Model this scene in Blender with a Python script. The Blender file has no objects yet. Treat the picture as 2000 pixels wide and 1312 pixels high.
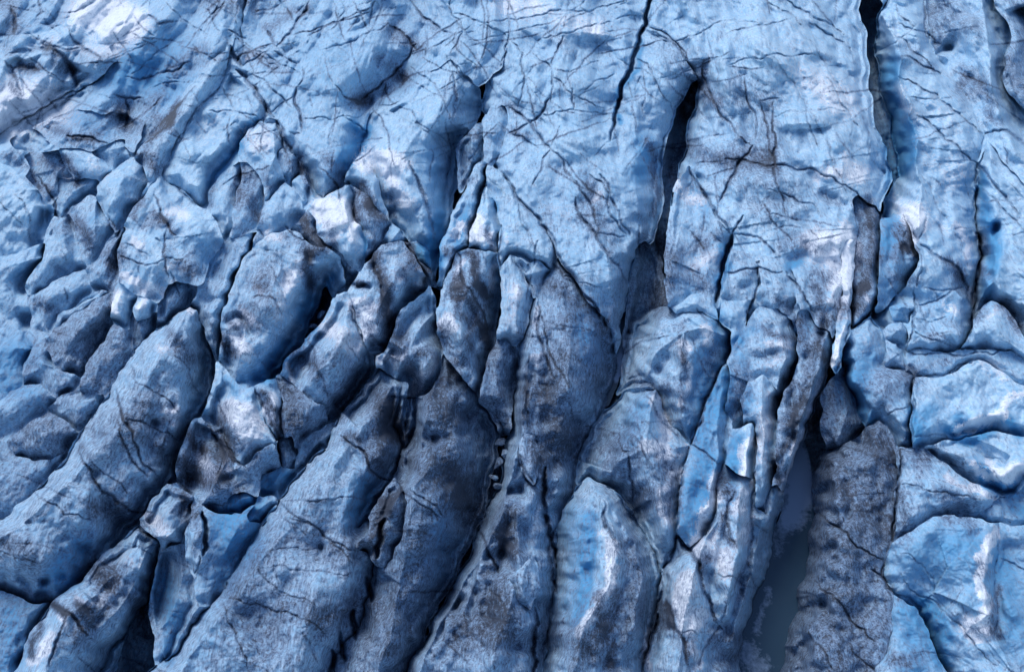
import bpy, bmesh, math, random
import numpy as np
scene = bpy.context.scene
# ---------------------------------------------------------------- camera
PITCH = 50.0; CAMH = 60.0; FOC = 28.0
cam_d = bpy.data.cameras.new("camera"); cam = bpy.data.objects.new("camera", cam_d)
scene.collection.objects.link(cam); scene.camera = cam
cam.location = (0, 0, CAMH); cam.rotation_euler = (math.radians(90 - PITCH), 0, 0)
cam_d.lens = FOC; cam_d.sensor_width = 36; cam_d.clip_start = 0.5; cam_d.clip_end = 3000
# ---------------------------------------------------------------- light
SUN_EL, SUN_AZ = 52.0, -34.0            # azimuth from +Y (away from the camera) towards +X
world = bpy.data.worlds.new("World"); scene.world = world; world.use_nodes = True
nt = world.node_tree; nt.nodes.clear()
sky = nt.nodes.new("ShaderNodeTexSky"); sky.sky_type = 'NISHITA'; sky.sun_disc = False
sky.sun_elevation = math.radians(SUN_EL); sky.sun_rotation = math.radians(SUN_AZ)
bg = nt.nodes.new("ShaderNodeBackground"); bg.inputs[1].default_value = 0.115
wo = nt.nodes.new("ShaderNodeOutputWorld")
nt.links.new(sky.outputs[0], bg.inputs[0]); nt.links.new(bg.outputs[0], wo.inputs[0])
sd = bpy.data.lights.new("sun", 'SUN'); sd.energy = 1.45; sd.angle = math.radians(32); sd.color = (1.0, 0.96, 0.93)
so = bpy.data.objects.new("sun", sd); scene.collection.objects.link(so); so.location = (0, 0, 90)
so.rotation_euler = (math.radians(90 - SUN_EL), 0, math.radians(180 - SUN_AZ))
scene.view_settings.view_transform = 'Standard'; scene.view_settings.look = 'None'
scene.view_settings.exposure = 0.64; scene.view_settings.gamma = 1.0

rng = np.random.default_rng(7)
ST = 1.6
U0, U1, V0, V1 = -160, 2160, -120, 1440
NU = int((U1 - U0) / ST) + 1; NV = int((V1 - V0) / ST) + 1
uu = U0 + ST * np.arange(NU); vv = V0 + ST * np.arange(NV)
UG, VG = np.meshgrid(uu, vv)           # shape (NV, NU)

def P(s):
    out = []
    for t in s.split():
        a = [float(q) for q in t.split(',')]
        out.append(a)
    return out
def jit(pts, amp, closed, seed, minlen=14):
    """midpoint displacement; pts: list of [x, y, ...attrs]"""
    r = random.Random(seed)
    p = [list(q) for q in pts]
    if closed: p.append(list(p[0]))
    for it in range(4):
        q = [p[0]]
        for a, b in zip(p[:-1], p[1:]):
            L = math.hypot(b[0] - a[0], b[1] - a[1])
            if L > minlen:
                m = [(i + k) / 2 for i, k in zip(a, b)]
                o = r.uniform(-1, 1) * amp * L
                m[0] += -(b[1] - a[1]) / L * o; m[1] += (b[0] - a[0]) / L * o
                q.append(m)
            q.append(b)
        p = q
    return p
# ---------------------------------------------------------------- noise
def lat(u, v, w, seed):
    """smooth value noise, wavelength w, range about -1..1"""
    x = u / w; y = v / w
    xi = np.floor(x).astype(int); yi = np.floor(y).astype(int)
    x = x - xi; y = y - yi
    r = np.random.default_rng(seed)
    T = r.uniform(-math.pi, math.pi, (256, 256))
    gx, gy = np.cos(T), np.sin(T)
    def g(i, j, dx, dy):
        a = (xi + i) & 255; b = (yi + j) & 255
        return gx[a, b] * dx + gy[a, b] * dy
    sx = x * x * x * (x * (x * 6 - 15) + 10); sy = y * y * y * (y * (y * 6 - 15) + 10)
    n0 = g(0, 0, x, y) * (1 - sx) + g(1, 0, x - 1, y) * sx
    n1 = g(0, 1, x, y - 1) * (1 - sx) + g(1, 1, x - 1, y - 1) * sx
    return (n0 * (1 - sy) + n1 * sy) * 1.5
def fbm(u, v, w, seed, n=4, g=0.5, ridged=False):
    s = 0; a = 1.0
    for k in range(n):
        q = lat(u, v, w / 2 ** k, seed + k)
        s = s + a * ((1 - 2 * np.abs(q)) if ridged else q); a *= g
    return s
def facets(u, v, w, seed):
    """crumpled planes: each Voronoi cell is its own tilted plane, softly blended"""
    x = u / w; y = v / w
    xi = np.floor(x).astype(int); yi = np.floor(y).astype(int)
    r = np.random.default_rng(seed)
    jx = r.random((128, 128)); jy = r.random((128, 128)); sl = r.normal(0, 1, (3, 128, 128))
    num = np.zeros_like(x); den = np.zeros_like(x)
    for i in (-1, 0, 1):
        for j in (-1, 0, 1):
            a = (xi + i) & 127; b = (yi + j) & 127
            dx = x - (xi + i + jx[a, b]); dy = y - (yi + j + jy[a, b])
            wt = np.exp(-14 * (dx * dx + dy * dy))
            num += wt * (sl[0, a, b] * dx + sl[1, a, b] * dy + 0.12 * sl[2, a, b]); den += wt
    return num / (den + 1e-9)
def segdist(X, Y, pts, want_attr=None):
    """distance to a polyline; optional interpolated attribute (index) and arc parameter"""
    best = np.full(X.shape, 1e9); at = np.zeros(X.shape)
    L = [0.0]
    for a, b in zip(pts[:-1], pts[1:]): L.append(L[-1] + math.hypot(b[0] - a[0], b[1] - a[1]))
    tot = max(L[-1], 1e-6)
    for k, (a, b) in enumerate(zip(pts[:-1], pts[1:])):
        dx, dy = b[0] - a[0], b[1] - a[1]; l2 = dx * dx + dy * dy + 1e-9
        t = np.clip(((X - a[0]) * dx + (Y - a[1]) * dy) / l2, 0, 1)
        d = (X - a[0] - t * dx) ** 2 + (Y - a[1] - t * dy) ** 2
        m = d < best
        best = np.where(m, d, best)
        val = (L[k] + t * (L[k + 1] - L[k])) / tot if want_attr is None else a[want_attr] + t * (b[want_attr] - a[want_attr])
        at = np.where(m, val, at)
    return np.sqrt(best), at
def window(pts, pad):
    xs = [p[0] for p in pts]; ys = [p[1] for p in pts]
    i0 = max(0, int((min(xs) - pad - U0) / ST)); i1 = min(NU, int((max(xs) + pad - U0) / ST) + 2)
    j0 = max(0, int((min(ys) - pad - V0) / ST)); j1 = min(NV, int((max(ys) + pad - V0) / ST) + 2)
    return slice(j0, j1), slice(i0, i1)
def stroke(F, s, w, amp, prof='g', mode='add', jitter=0.08, seed=None, taper=True):
    pts = P(s) if isinstance(s, str) else s
    if jitter: pts = jit(pts, jitter, False, seed if seed is not None else int(abs(pts[0][0] * 7 + pts[0][1] * 13)))
    # split long lines into chunks so that windows stay small
    W = window(pts, w * 2.6 + 4)
    X, Y = UG[W], VG[W]
    if X.size == 0: return
    d, t = segdist(X, Y, pts)
    ww = w * (0.35 + 0.65 * np.sqrt(np.clip(np.sin(np.pi * t), 0, 1))) if taper else w
    if prof == 'g': k = np.exp(-(d / ww) ** 2)
    elif prof == 'v': k = np.clip(1 - d / ww, 0, 1)
    else: k = np.clip(1.25 * (1 - d / ww), 0, 1)      # 'u'
    if taper: k = k * (0.5 + 0.5 * np.clip(np.sin(np.pi * t) * 2.5, 0, 1))
    if mode == 'add': F[W] += amp * k
    else: F[W] = np.maximum(F[W], amp * k)
def inside(X, Y, pts):
    r = np.zeros(X.shape, bool); n = len(pts)
    for k in range(n):
        x0, y0 = pts[k][:2]; x1, y1 = pts[(k + 1) % n][:2]
        if y0 == y1: continue
        c = ((y0 > Y) != (y1 > Y)) & (X < (x1 - x0) * (Y - y0) / (y1 - y0) + x0)
        r ^= c
    return r
# shared fields: relief added to every block, what lies on the ice, and wall shade painted through BLUE
G = np.zeros(UG.shape); DIRT = np.zeros(UG.shape); WHITE = np.zeros(UG.shape); BLUE = np.zeros(UG.shape)
LAB = np.zeros(UG.shape, int); HB = np.zeros(UG.shape)
BLK = []
def B(name, cat, label, outline, e=-4.0, c=0.0, R=45, cr=None, d=0.3, bl=0.2, p=1.0, j=0.12, kind=None, group=None, fc=1.0):
    BLK.append(dict(name=name, cat=cat, label=label, o=P(outline), e=e, c=c, R=R, cr=[P(q) for q in cr] if cr else None,
                    d=d, bl=bl, p=p, j=j, kind=kind, group=group, fc=fc))
RID = "long ice ridges standing between the crevasses"; JUM = "jumbled ice blocks on the left"; SML = "small ice blocks wedged between larger ones"
TOW = "broken ice towers in the middle"; SLB = "smooth ice slabs on the right"
# ---- upper left, flatter ice (setting)
B("snow_slope", None, None, "-170,-130 172,-130 150,8 135,38 100,60 40,80 0,90 -170,120", e=-.8, c=0, R=50, d=.3, bl=.35, kind='structure')
B("snow_slope", None, None, "165,-130 150,5 135,38 78,72 -170,98 -170,140 0,106 60,105 120,96 170,88 215,88 260,76 290,30 296,-130", e=-.8, R=50, d=.05, bl=.05, kind='structure')
B("snow_slope", None, None, "-170,130 0,105 60,105 90,92 150,88 200,90 232,118 205,145 150,180,-2.5 120,192,-3 60,228,-3.5 0,264,-4 -170,340,-4", e=-.8, c=0.6, R=60, d=.12, bl=.05, kind='structure')
B("glacier_plateau", None, None, "296,-130 290,30 262,72 215,90 232,118 205,145,-2 120,190,-3 60,225,-3.5 0,262,-4 -170,338,-4 -170,370 60,330 150,310 215,300 262,305,-3 300,262,-2.5 335,220,-2 358,180,-2 400,130,-1.5 440,100,-1 455,60 470,-130", e=-1.5, c=-.6, R=70, d=.22, bl=.4, kind='structure')
B("glacier_plateau", None, None, "470,-130 461,60 461,137 500,177 522,213 546,238 552,274 575,300,-2 600,330,-3 605,350,-4 620,380,-4 632,388,-4 668,367,-4 675,345,-4 696,309,-4 706,292,-4 716,260,-3 724,222,-2 745,204 785,195 840,140 882,116 907,146 932,170,-2 948,160,-2 982,130 994,70 996,-130", e=-.7, c=0, R=60, d=.2, bl=.45, kind='structure')
# ---- upper ridges
B("ice_ridge", "ice ridge", "pale brown-stained ridge running diagonally down from the upper left plateau", "470,-20 455,60 440,100 400,130 358,180 335,220 300,262 268,295 262,310 280,325 289,355 270,390 248,425 243,447 258,436 288,385 312,345,-1 335,298,-1 362,260,-1 390,213,-1 425,178,-1 440,160,-1 458,135,-1 475,80,-1 485,-20", e=-2.6, c=.8, R=30, cr=["466,0,0 450,90,.4 400,160,.9 350,220,1 305,285,1 285,350,.6 258,415,-.5"], d=.3, bl=.1, group=RID)
B("ice_slab", "ice slab", "broad light slab between the brown ridge and the dark zigzag crack", "463,40 461,137 500,177 522,213 514,237,-2 490,257,-3 468,285,-3 455,300,-3 410,365,-3 405,398,-3 385,402,-3 350,368,-2 312,345,-1.5 335,295,-1 360,258,-1 390,212,-1 430,168,-1 445,120,-1", e=-1.2, c=.5, R=50, d=.12, bl=.25, group=RID)
B("ice_ridge", "ice ridge", "wide central ice ridge cut by a long straight black crack", "996,-130,-.5 994,70,-.5 982,130,-1 952,160,-3 944,215,-6 958,235,-6 960,290,-6 957,318,-5 968,328,-3 995,358 1026,404 1068,449 1088,498 1123,544 1163,599 1190,640,-4 1205,690,-6 1212,650,-7 1222,600,-7 1228,560,-7 1236,510,-6.5 1250,488,-5 1275,470,-6 1288,420,-6 1292,370,-6 1292,320,-5.5 1296,270,-5.5 1312,235,-5 1334,190,-4 1364,152,-1 1347,128 1322,86 1292,62 1265,50 1283,-130", e=-1.4, c=.6, R=42, cr=["1130,-130,.9 1110,100,1.2 1130,250,1.4 1150,380,1.2 1185,500,.6 1200,600,-1"], p=.6, d=.2, bl=.4, group=RID)
B("ice_ridge", "ice ridge", "largest domed ice ridge with fan of dark cracks, right of centre", "1283,-130,-.5 1265,50,-.5 1292,62,-.6 1322,86,-.6 1347,128,-.8 1366,158,-2.5 1356,220,-6 1344,290,-7.5 1326,350,-8 1313,410,-8 1306,470,-8 1300,545,-8 1330,612,-6 1400,625,-4 1480,650,-3.4 1560,670,-3.4 1620,675,-3.4 1652,640,-3 1664,580,-2.4 1670,530,-1.8 1676,460,-1.5 1714,425,-1.6 1722,388,-2.4 1741,352,-2.8 1729,290,-1.6 1704,235,-1.4 1692,170,-1.4 1696,130,-1.4 1690,60,-1.4 1673,20,-1.4 1680,-130,-1.4", e=-4, c=1.4, R=64, d=.22, bl=.28, cr=["1480,-130,2.2 1490,100,2.6 1530,300,2.6 1560,430,2.0 1570,520,1.0"], p=.45, group=RID)
B("ice_ridge", "ice ridge", "tall ridge with a sharp serrated crest and bright blue left wall", "1735,-130 1713,38,-3 1708,90,-8 1718,160,-10 1729,200,-11 1742,250,-11 1755,300,-11 1758,345,-9 1727,392,-7 1722,440,-8 1719,520,-8 1716,575,-8 1704,618,-6 1730,645,-3 1762,700,-3 1880,700,-3 1898,640,-5 1898,600,-6 1905,560,-6 1918,500,-5 1911,460,-4 1904,400,-4 1908,322,-3 1924,262,-1.5 1900,215,-1.5 1880,180,-2 1850,130,-2.5 1825,105,-4 1816,60,-3 1808,-130,-3", e=-4, c=.5, R=34, cr=["1740,-130,0 1722,30,.6 1753,82,.8 1762,116,1 1755,152,.6 1781,212,1 1776,235,.2 1793,275,1 1788,320,0 1800,360,.5 1795,440,.7 1800,520,.5"], d=.12, bl=.3, p=.8, group=RID)
B("ice_ridge", "ice ridge", "rounded grey ridge with a domed head near the upper right corner", "1815,-130,-4 1818,60,-4 1826,108,-5 1846,96,-7 1858,95,-7 1868,118,-2 1880,180,-2 1900,215,-2 1922,262,-2 1908,320,-2 1950,340,-1 2000,400,0 2170,520 2170,300,-4 2000,215,-4 1957,150,-4 1973,72,-5 1966,40,-5 1940,20,-5 1930,-130,-5", e=-2, c=.6, R=40, cr=["1880,-130,0 1925,50,1.2 1935,110,1 1940,190,.6 1980,290,.5 2080,420,.5"], d=.2, bl=.3, group=RID)
B("ice_ridge", "ice ridge", "shadowed ridge cut off by the upper right corner", "1935,-130 1945,10 1971,50 1978,80 1958,150 2000,212 2170,295 2170,-130", e=-4, c=0, R=45, d=.35, bl=.4, group=RID)
B("ice_slab", "ice slab", "tall upright slab along the right edge with a deep blue side", "1924,262,-1 1950,300,-1 2000,360,0 2170,500 2170,725,-3 2010,668,-3 1985,622,-3 1958,597,-3 1936,586,-4 1903,622,-6 1901,600,-7 1917,500,-7 1911,460,-5 1904,400,-5 1908,322,-3", e=-1, c=.4, R=55, d=.12, bl=.3, group=SLB)
# ---- ridge M and slots
B("ice_ridge", "ice ridge", "pale blue steep ridge beside the narrow V-shaped crevasse, upper centre", "724,222,-2 745,204,-1 785,195,-.6 840,140,-.6 882,116,-.6 907,146,-.8 932,170,-3 938,200,-6 925,245,-7 900,285,-7 893,310,-7 892,360,-8 882,410,-8 870,450,-8 858,490,-8 852,520,-8 847,548,-7 830,512,-6 812,482,-5 790,452,-5 765,432,-5 758,412,-4 745,385,-3 736,350,-3 728,330,-3 712,310,-3 705,292,-3 716,260,-4", e=-4, c=1, R=70, cr=["800,205,.3 830,240,.9 790,300,1.4 800,380,.6 825,450,-1"], d=.14, bl=.3, p=.8, group=RID)
B("ice_slab", "ice slab", "dark flat slab hanging inside the V-shaped crevasse", "889,292 912,264 938,243 946,272 941,308 926,322 914,346 900,376 893,345", e=-6, c=-3.2, R=14, d=.5, bl=.5, group=SML)
B("ice_slab", "ice slab", "thin grey sliver of ice at the mouth of the narrow crevasse", "946,232 962,205 985,206 988,250 978,300 958,325 948,300", e=-4, c=-1.5, R=16, d=.35, bl=.45, group=SML)
B("ice_slab", "ice slab", "dark sunken slab below the central ridge, left of the black crevasse", "1240,488 1262,470 1282,490 1292,540 1302,600 1285,618 1262,622 1238,640 1222,690 1216,660 1224,600 1234,540", e=-10, c=-7, R=30, d=.6, bl=.4, group=SML)
# ---- lumps under the light slab
B("ice_block", "ice block", "smooth pale hump just below the light slab, left one", "406,376 440,345 474,334 463,391 448,452 438,467 418,424", c=-1, R=24, d=.2, bl=.2, group=TOW)
B("ice_block", "ice block", "grey hump with dark vertical streaks beside the smooth pale hump", "482,321 500,340 517,361 514,398 497,446 449,473 458,401 473,334", c=-.8, R=24, d=.4, bl=.2, group=TOW)
B("ice_block", "ice block", "tall blue-white hump left of the dark forked cracks", "467,280 507,235,-1 541,238,-1 553,274 552,293 543,305 556,351 523,398 516,366 488,317", e=-3.4, c=.2, R=24, d=.2, bl=.2, group=TOW)
B("ice_block", "ice block", "slim dark-flecked block squeezed between two dark cracks", "543,296 552,290 583,314 584,338 568,362 555,347", c=-1, R=15, d=.35, bl=.4, group=SML)
B("ice_block", "ice block", "small rounded blue knob below the forked cracks", "568,357 583,344 602,366 602,393 592,405 580,380", c=-1, R=15, d=.15, bl=.45, group=SML)
B("ice_block", "ice block", "blue blunt hump above the big egg-shaped boulder", "520,396 532,382 555,361 583,379 590,416 568,445 549,451 522,470 503,447 512,413", c=-.8, R=24, d=.2, bl=.35, group=TOW)
B("ice_block", "ice block", "small brown-edged knob at the foot of the blue blunt hump", "495,453 507,447 523,466 493,497 480,512", c=-2, R=12, d=.5, bl=.1, group=SML)
# ---- white towers
B("ice_tower", "ice tower", "pointed white tower with black patch at its foot, beside the pale blue ridge", "696,308 712,310 728,330 741,352 744,385 757,415 762,442 740,424 705,382 690,362 672,356 678,335", e=-4, c=.8, R=24, d=.15, bl=.2, group=TOW)
B("ice_tower", "ice tower", "dark blocky tower just right of the big white tower", "687,361 705,373 735,405 762,438 746,472 732,497 714,510 714,452 693,434 690,400", e=-4.5, c=.3, R=22, d=.65, bl=.2, group=TOW)
B("ice_tower", "ice tower", "big ragged white tower in the middle of the towers", "613,407 632,388 668,367 686,359 694,379 691,416 693,434 706,441 715,470 712,503 702,528 668,506 641,485 620,454", e=-4.5, c=1.4, R=34, d=.12, bl=.05, group=TOW)
B("ice_block", "ice block", "dark grey shoulder of ice behind the egg-shaped boulder", "566,448 598,421 613,428 617,459 660,490 698,530 676,566 650,576 636,538 606,482", e=-5, c=-1.2, R=22, d=.6, bl=.2, group=TOW)
B("ice_block", "ice block", "small pale pyramid under the pointed white tower", "766,440 781,446 797,472 772,484 743,476", e=-4.5, c=-1.3, R=14, d=.15, bl=.4, group=SML)
B("ice_block", "ice block", "thin turquoise flake at the foot of the pale blue ridge", "803,472 815,470 840,494 841,524 818,515", e=-6, c=-3.6, R=12, d=.1, bl=.8, group=SML)
# ---- N group
B("ice_fin", "ice fin", "narrow leaning fin with a clean blue left side, centre", "934,318 952,321 952,352 932,413 917,448 915,483 896,492 886,522 868,564 853,562 857,483 873,456 900,391 916,355", e=-5.5, c=.6, R=22, d=.25, bl=.35, group=RID)
B("ice_fin", "ice fin", "spearhead-shaped white fin with a brown spot, centre", "949,365 968,394 972,428 978,450 975,490 946,496 915,484 917,452 931,416", e=-4, c=.8, R=24, d=.1, bl=.1, group=RID)
B("ice_ridge", "ice ridge", "grey creased ridge right of the spearhead fin", "952,323 968,330 995,358 1024,400 1068,449 1085,495 1078,528 1044,512 1020,498 995,496 979,520 976,450 972,416 965,388 949,361", e=-3, c=.7, R=30, d=.25, bl=.3, group=RID)
B("ice_ridge", "ice ridge", "white ridge with bold black streaks in the very centre", "894,492 910,487 965,493 975,530 973,600,-6 966,660,-6.5 951,700,-6.5 941,745,-7 933,787,-7 905,740 875,700 848,656 862,590 882,525", e=-4.5, c=1.3, R=34, cr=["900,500,.4 925,500,.8 912,560,1.3 900,640,.9 925,740,-2"], d=.4, bl=.0, group=RID)
B("ice_block", "ice block", "brown angular block in the trough right of the black-streaked ridge", "974,662 998,670 1012,705 1006,800 992,845 977,850 934,785 943,737 963,682", e=-7.5, c=-2, R=24, cr=["985,668,-1.8 965,730,-2.4 985,800,-4"], d=.75, bl=.0, group=SML)
# ---- C2 long lower ridge
B("ice_ridge", "ice ridge", "very long ridge with thin crest line running to the bottom edge, centre", "1012,690,-4 1022,660,-3 1040,590,-3 1062,545,-2 1078,528,-2 1090,505,-2 1123,548,-2 1163,603,-2 1192,645,-4 1205,700,-8 1197,745,-9 1180,790,-9 1152,850,-9 1128,895,-9 1120,960,-9 1103,1000,-9 1095,1050,-8 1088,1120,-8 1078,1180,-8 1062,1260,-7 1040,1450,-6 760,1450,-9 790,1312,-9 830,1255,-9 870,1178,-9 905,1108,-9 940,1028,-9 965,970,-9 985,900,-9 1000,830,-8 1008,760,-7", e=-6, c=0, R=60, cr=["1050,570,-.4 1040,640,-.2 1033,690,.2 1028,760,.3 1020,850,.2 1002,920,.2 985,985,.2 960,1045,.3 925,1110,.4 890,1170,.4 850,1240,.4 800,1400,.4","1085,540,.3 1120,640,.4 1110,760,-.2","1010,1000,0 1020,1120,.2 960,1300,.6"], d=.5, bl=.35, p=.75, group=RID)
B("ice_block", "ice block", "small scalloped block at the end of a dark slit, centre", "1041,509 1058,512 1078,529 1063,546 1045,585 1022,536 1030,530", e=-3.5, c=-.6, R=14, d=.25, bl=.3, group=SML)
B("ice_fin", "ice fin", "flat-faced blue-grey column standing left of the scalloped block", "976,535 984,513 996,497 1013,510 1024,540 1039,575 1035,600 1022,662 1000,672 973,662", e=-5, c=.4, R=26, cr=["996,505,.3 1012,560,.7 1010,650,.1"], d=.3, bl=.3, group=RID)
B("ice_block", "ice block", "pale drop-shaped block bulging out of the lower trough, bottom centre", "995,1131 1020,1105 1044,1083 1057,1150 1036,1192 1013,1175", e=-2.5, c=.5, R=22, d=.45, bl=.3, group=SML)
B("ice_block", "ice block", "shield-shaped pale plate on the long ridge crest", "1012,868 1030,845 1045,850 1058,890 1052,925 1042,948 1028,935 1016,905", e=-2.2, c=-.3, R=16, d=.4, bl=.3, group=SML)
# ---- left middle
B("ice_block", "ice block", "low blue mound at the left under the white slope", "18,274 55,253 98,280 70,304 30,292", c=-2.2, e=-4, R=16, d=.15, bl=.4, group=JUM)
B("ice_block", "ice block", "dark-spotted mound at the left below the long snow crack", "60,250 100,228 150,215 205,225 250,215 285,240 262,300 240,280 215,287 190,300 150,298 120,290 98,280", c=-1.1, e=-1.7, R=24, d=.45, bl=.4, group=JUM)
B("ice_block", "ice block", "grey-blue slab leaning left of the round pale mound", "46,305 91,297 119,290 150,345 113,345 113,381 94,393 61,351", c=-2.4, e=-5, R=18, d=.45, bl=.4, group=JUM)
B("ice_block", "ice block", "round pale mound with a black smear on its left", "114,293 171,295 205,315 221,335 195,356 150,352 128,330", c=-1.4, e=-4.5, R=24, d=.2, bl=.25, group=JUM)
B("ice_block", "ice block", "wedge-shaped grey block between round mound and brown ridge", "178,297 215,280 244,272 254,308 221,334", c=-1.6, e=-4.5, R=18, d=.3, bl=.3, group=JUM)
B("ice_block", "ice block", "sunken blue hollow-faced block below the round pale mound", "113,346 134,355 195,355 190,378 177,379 137,402 122,430 116,400", c=-3.4, e=-6, R=16, d=.35, bl=.45, group=JUM)
B("ice_block", "ice block", "huge smooth pale lump at the left edge", "-170,330 0,318 24,327 60,362 78,380 92,407 93,450 85,470 60,482 0,500 -170,540", c=.2, e=-6, R=60, d=.14, bl=.2, group=JUM)
B("ice_block", "ice block", "large rough egg-faced block under the tip of the brown ridge", "189,363 220,335 259,308 280,325 289,358 272,395 247,430 228,449 213,438 200,410 190,388", c=.2, e=-5, R=34, d=.22, bl=.25, group=JUM)
B("ice_block", "ice block", "upright grey block left of the large rough block", "140,404 177,379 192,395 201,416 221,450 197,489 171,518 152,471", c=-1, e=-6, R=24, d=.35, bl=.3, group=JUM)
B("ice_block", "ice block", "fin-shaped grey block with a pointed top, left", "98,440 131,422 146,458 165,521 146,540 100,560 61,576 50,561 55,538 85,498", c=-.8, e=-6, R=28, d=.35, bl=.3, group=JUM)
B("ice_block", "ice block", "pale sloping lobe at the left edge under the smooth lump", "-170,540 0,500 55,485 92,473 83,508 55,543 46,575 62,612 40,640 0,610 -170,640", c=-1.4, e=-6, R=32, d=.3, bl=.35, group=JUM)
B("ice_block", "ice block", "curving dark-spined block left of the round cracked boulder", "171,528 213,471 249,436 243,450 230,483 232,507 216,570 180,557", c=-1.4, e=-6, R=20, d=.45, bl=.35, group=JUM)
B("ice_block", "ice block", "hollow-sided block with a bright wavy band, left", "58,578 85,565 165,530 175,568 140,603 113,618 97,652 75,642 60,610", c=-1.6, e=-6.5, R=24, d=.35, bl=.4, group=JUM)
B("ice_block", "ice block", "thin ledge of ice above the large brown block", "112,615 140,603 180,582 200,565 213,570 195,592 165,612 115,637", c=-2, e=-6, R=12, d=.35, bl=.4, group=JUM)
B("ice_block", "ice block", "large brown rough block left of the small white cubes", "94,667 115,640 170,601 213,572 223,600 216,640 192,677 166,727 155,733 125,725 108,711", c=-1.2, e=-6.5, R=36, d=.75, bl=.1, group=JUM)
B("ice_block", "ice block", "dark slab with a bright sawtooth lower edge, left", "216,640 253,652 260,687 244,715 204,773 158,767 165,731 187,685", c=-1.6, e=-6.5, R=28, d=.75, bl=.1, group=JUM)
B("ice_block", "ice block", "small white tilted cube left of the round cracked boulder", "215,620 219,590 232,562 250,568 266,580 246,638", c=-.6, e=-4.5, R=12, d=.1, bl=.1, group=SML)
B("ice_block", "ice block", "dark base under the small faceted white block", "258,610 275,620 300,612 302,650 284,680 264,692", c=-3, e=-7, R=14, d=.6, bl=.2, group=SML)
B("ice_block", "ice block", "small faceted white block right of the white tilted cube", "259,601 274,580 299,596 295,618 268,628", c=-.8, e=-4, R=11, d=.12, bl=.1, group=SML)
B("ice_block", "ice block", "grey lumpy block below the round cracked boulder", "323,562 360,540 376,565 369,605 326,632 305,640 317,605", c=-2.4, e=-6, R=20, d=.6, bl=.2, group=SML)
B("ice_block", "ice block", "round cracked boulder with a white underside, left of centre", "315,342,-1.5 345,365,-1.5 385,400,-2 411,420 428,450 434,472 416,492 404,515 396,545 375,552 345,548 328,556 320,583 290,581 255,566 240,546 230,515 228,490 236,470 248,449 243,440 252,420 270,395 290,367", c=1.4, e=-4.6, R=60, d=.2, bl=.2, p=1.2, group=JUM)
B("ice_ridge", "ice ridge", "knobbly dark blue ridge between the round boulder and the egg-shaped boulder", "372,598 405,552 410,515 440,470 470,462 505,450 492,497 478,505 462,545 447,592 432,642 425,704 415,690 400,640 385,605", e=-6.5, c=-1.6, R=26, d=.45, bl=.4, group=RID)
B("ice_block", "ice block", "blue sloping floor block at the left edge", "-170,640 0,640 45,655 62,680 46,710 46,748 0,790 -170,800", c=-2.6, e=-6.5, R=26, d=.25, bl=.55, group=JUM)
B("ice_block", "ice block", "grey block with a pale brow under the large brown block", "46,710 67,676 95,690 107,720 152,737 146,757 113,779 79,748 46,750", c=-2, e=-6.5, R=24, d=.5, bl=.3, group=JUM)
B("ice_block", "ice block", "low bluish block at the left edge with fine grooves", "-170,795 0,782 46,752 79,748 113,779 67,813 30,842 0,852 -170,880", c=-2.8, e=-6.5, R=26, d=.35, bl=.45, group=JUM)
B("ice_block", "ice block", "small dusky block touching the long left ridge's flank", "91,797 122,770 160,766 203,770 185,807 150,842 116,815", c=-3, e=-7, R=20, d=.5, bl=.4, group=JUM)
B("ice_block", "ice block", "brown oval boulder at the far left below the dusky block", "24,866 61,825 91,810 134,825 150,845 128,881 100,897 30,892", c=-2.6, e=-6.5, R=26, d=.75, bl=.05, group=JUM)
B("ice_block", "ice block", "dark blue slope under the brown oval boulder", "-170,880 0,868 30,890 100,897 132,886 100,926 60,970 20,1008 -170,1140", c=-3.8, e=-7, R=30, d=.45, bl=.55, group=JUM)
# ---- long ridges lower left
B("ice_ridge", "ice ridge", "dim lower flank of ice at the bottom left corner", "-170,1150 0,1148 60,1172 100,1180 70,1232 40,1300 10,1450 -170,1450", e=-7, c=-3.5, R=40, d=.4, bl=.5, group=RID)
B("ice_ridge", "ice ridge", "huge smooth grey ridge sloping down to the left edge", "350,610,-2 370,600,-2 385,605,-2 400,640,-5 416,690,-6.5 418,720,-7 402,790,-7 383,817,-7 366,840,-7 351,877,-7 344,907,-7 345,932,-6.5 325,957,-6.5 300,977,-6 285,1005,-6 250,1030,-6 225,1065,-6 195,1105,-6.5 150,1148,-7 110,1180,-7 60,1178,-7 0,1152,-7 -170,1150,-7 -170,1130,-3 20,1005,-2 60,968,-2 100,925,-2 140,878,-2 155,855,-2 190,800,-2 225,745,-2 262,690,-2 300,648,-2 335,625,-2", e=-3, c=1, R=60, cr=["362,615,.3 330,680,1.1 285,750,1.3 225,850,1.4 130,950,1.4 40,1030,1.3 -150,1130,1"], d=.42, bl=.2, p=.55, group=RID)
B("ice_ridge", "ice ridge", "egg-shaped giant boulder with a white blister near its foot", "565,449 589,458 610,480 640,482 664,500 676,555 653,582,-5 637,540,-4 634,556,-5.5 613,607,-7.5 600,642,-7.5 570,690,-7.5 550,722,-7.5 525,747,-7 490,742 465,747 440,722 428,702 430,640 445,590 460,540 478,500 500,475 530,455", e=-4, c=1.5, R=70, cr=["562,462,1 600,500,1 550,530,1.6 515,600,1.5 480,680,.3"], d=.28, bl=.15, p=.65, group=RID)
B("ice_block", "ice block", "rounded block with a broad black stripe down its face, centre left", "748,480 787,471 805,495 833,538 831,566,-6 797,606,-7 767,667,-7.5 751,685 717,682 708,650 684,605 680,574 687,553 729,495", e=-3.6, c=1.5, R=50, cr=["755,490,.8 790,510,1 760,560,1.5 735,620,.9"], d=.3, bl=.1, p=.75, group=TOW)
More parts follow.
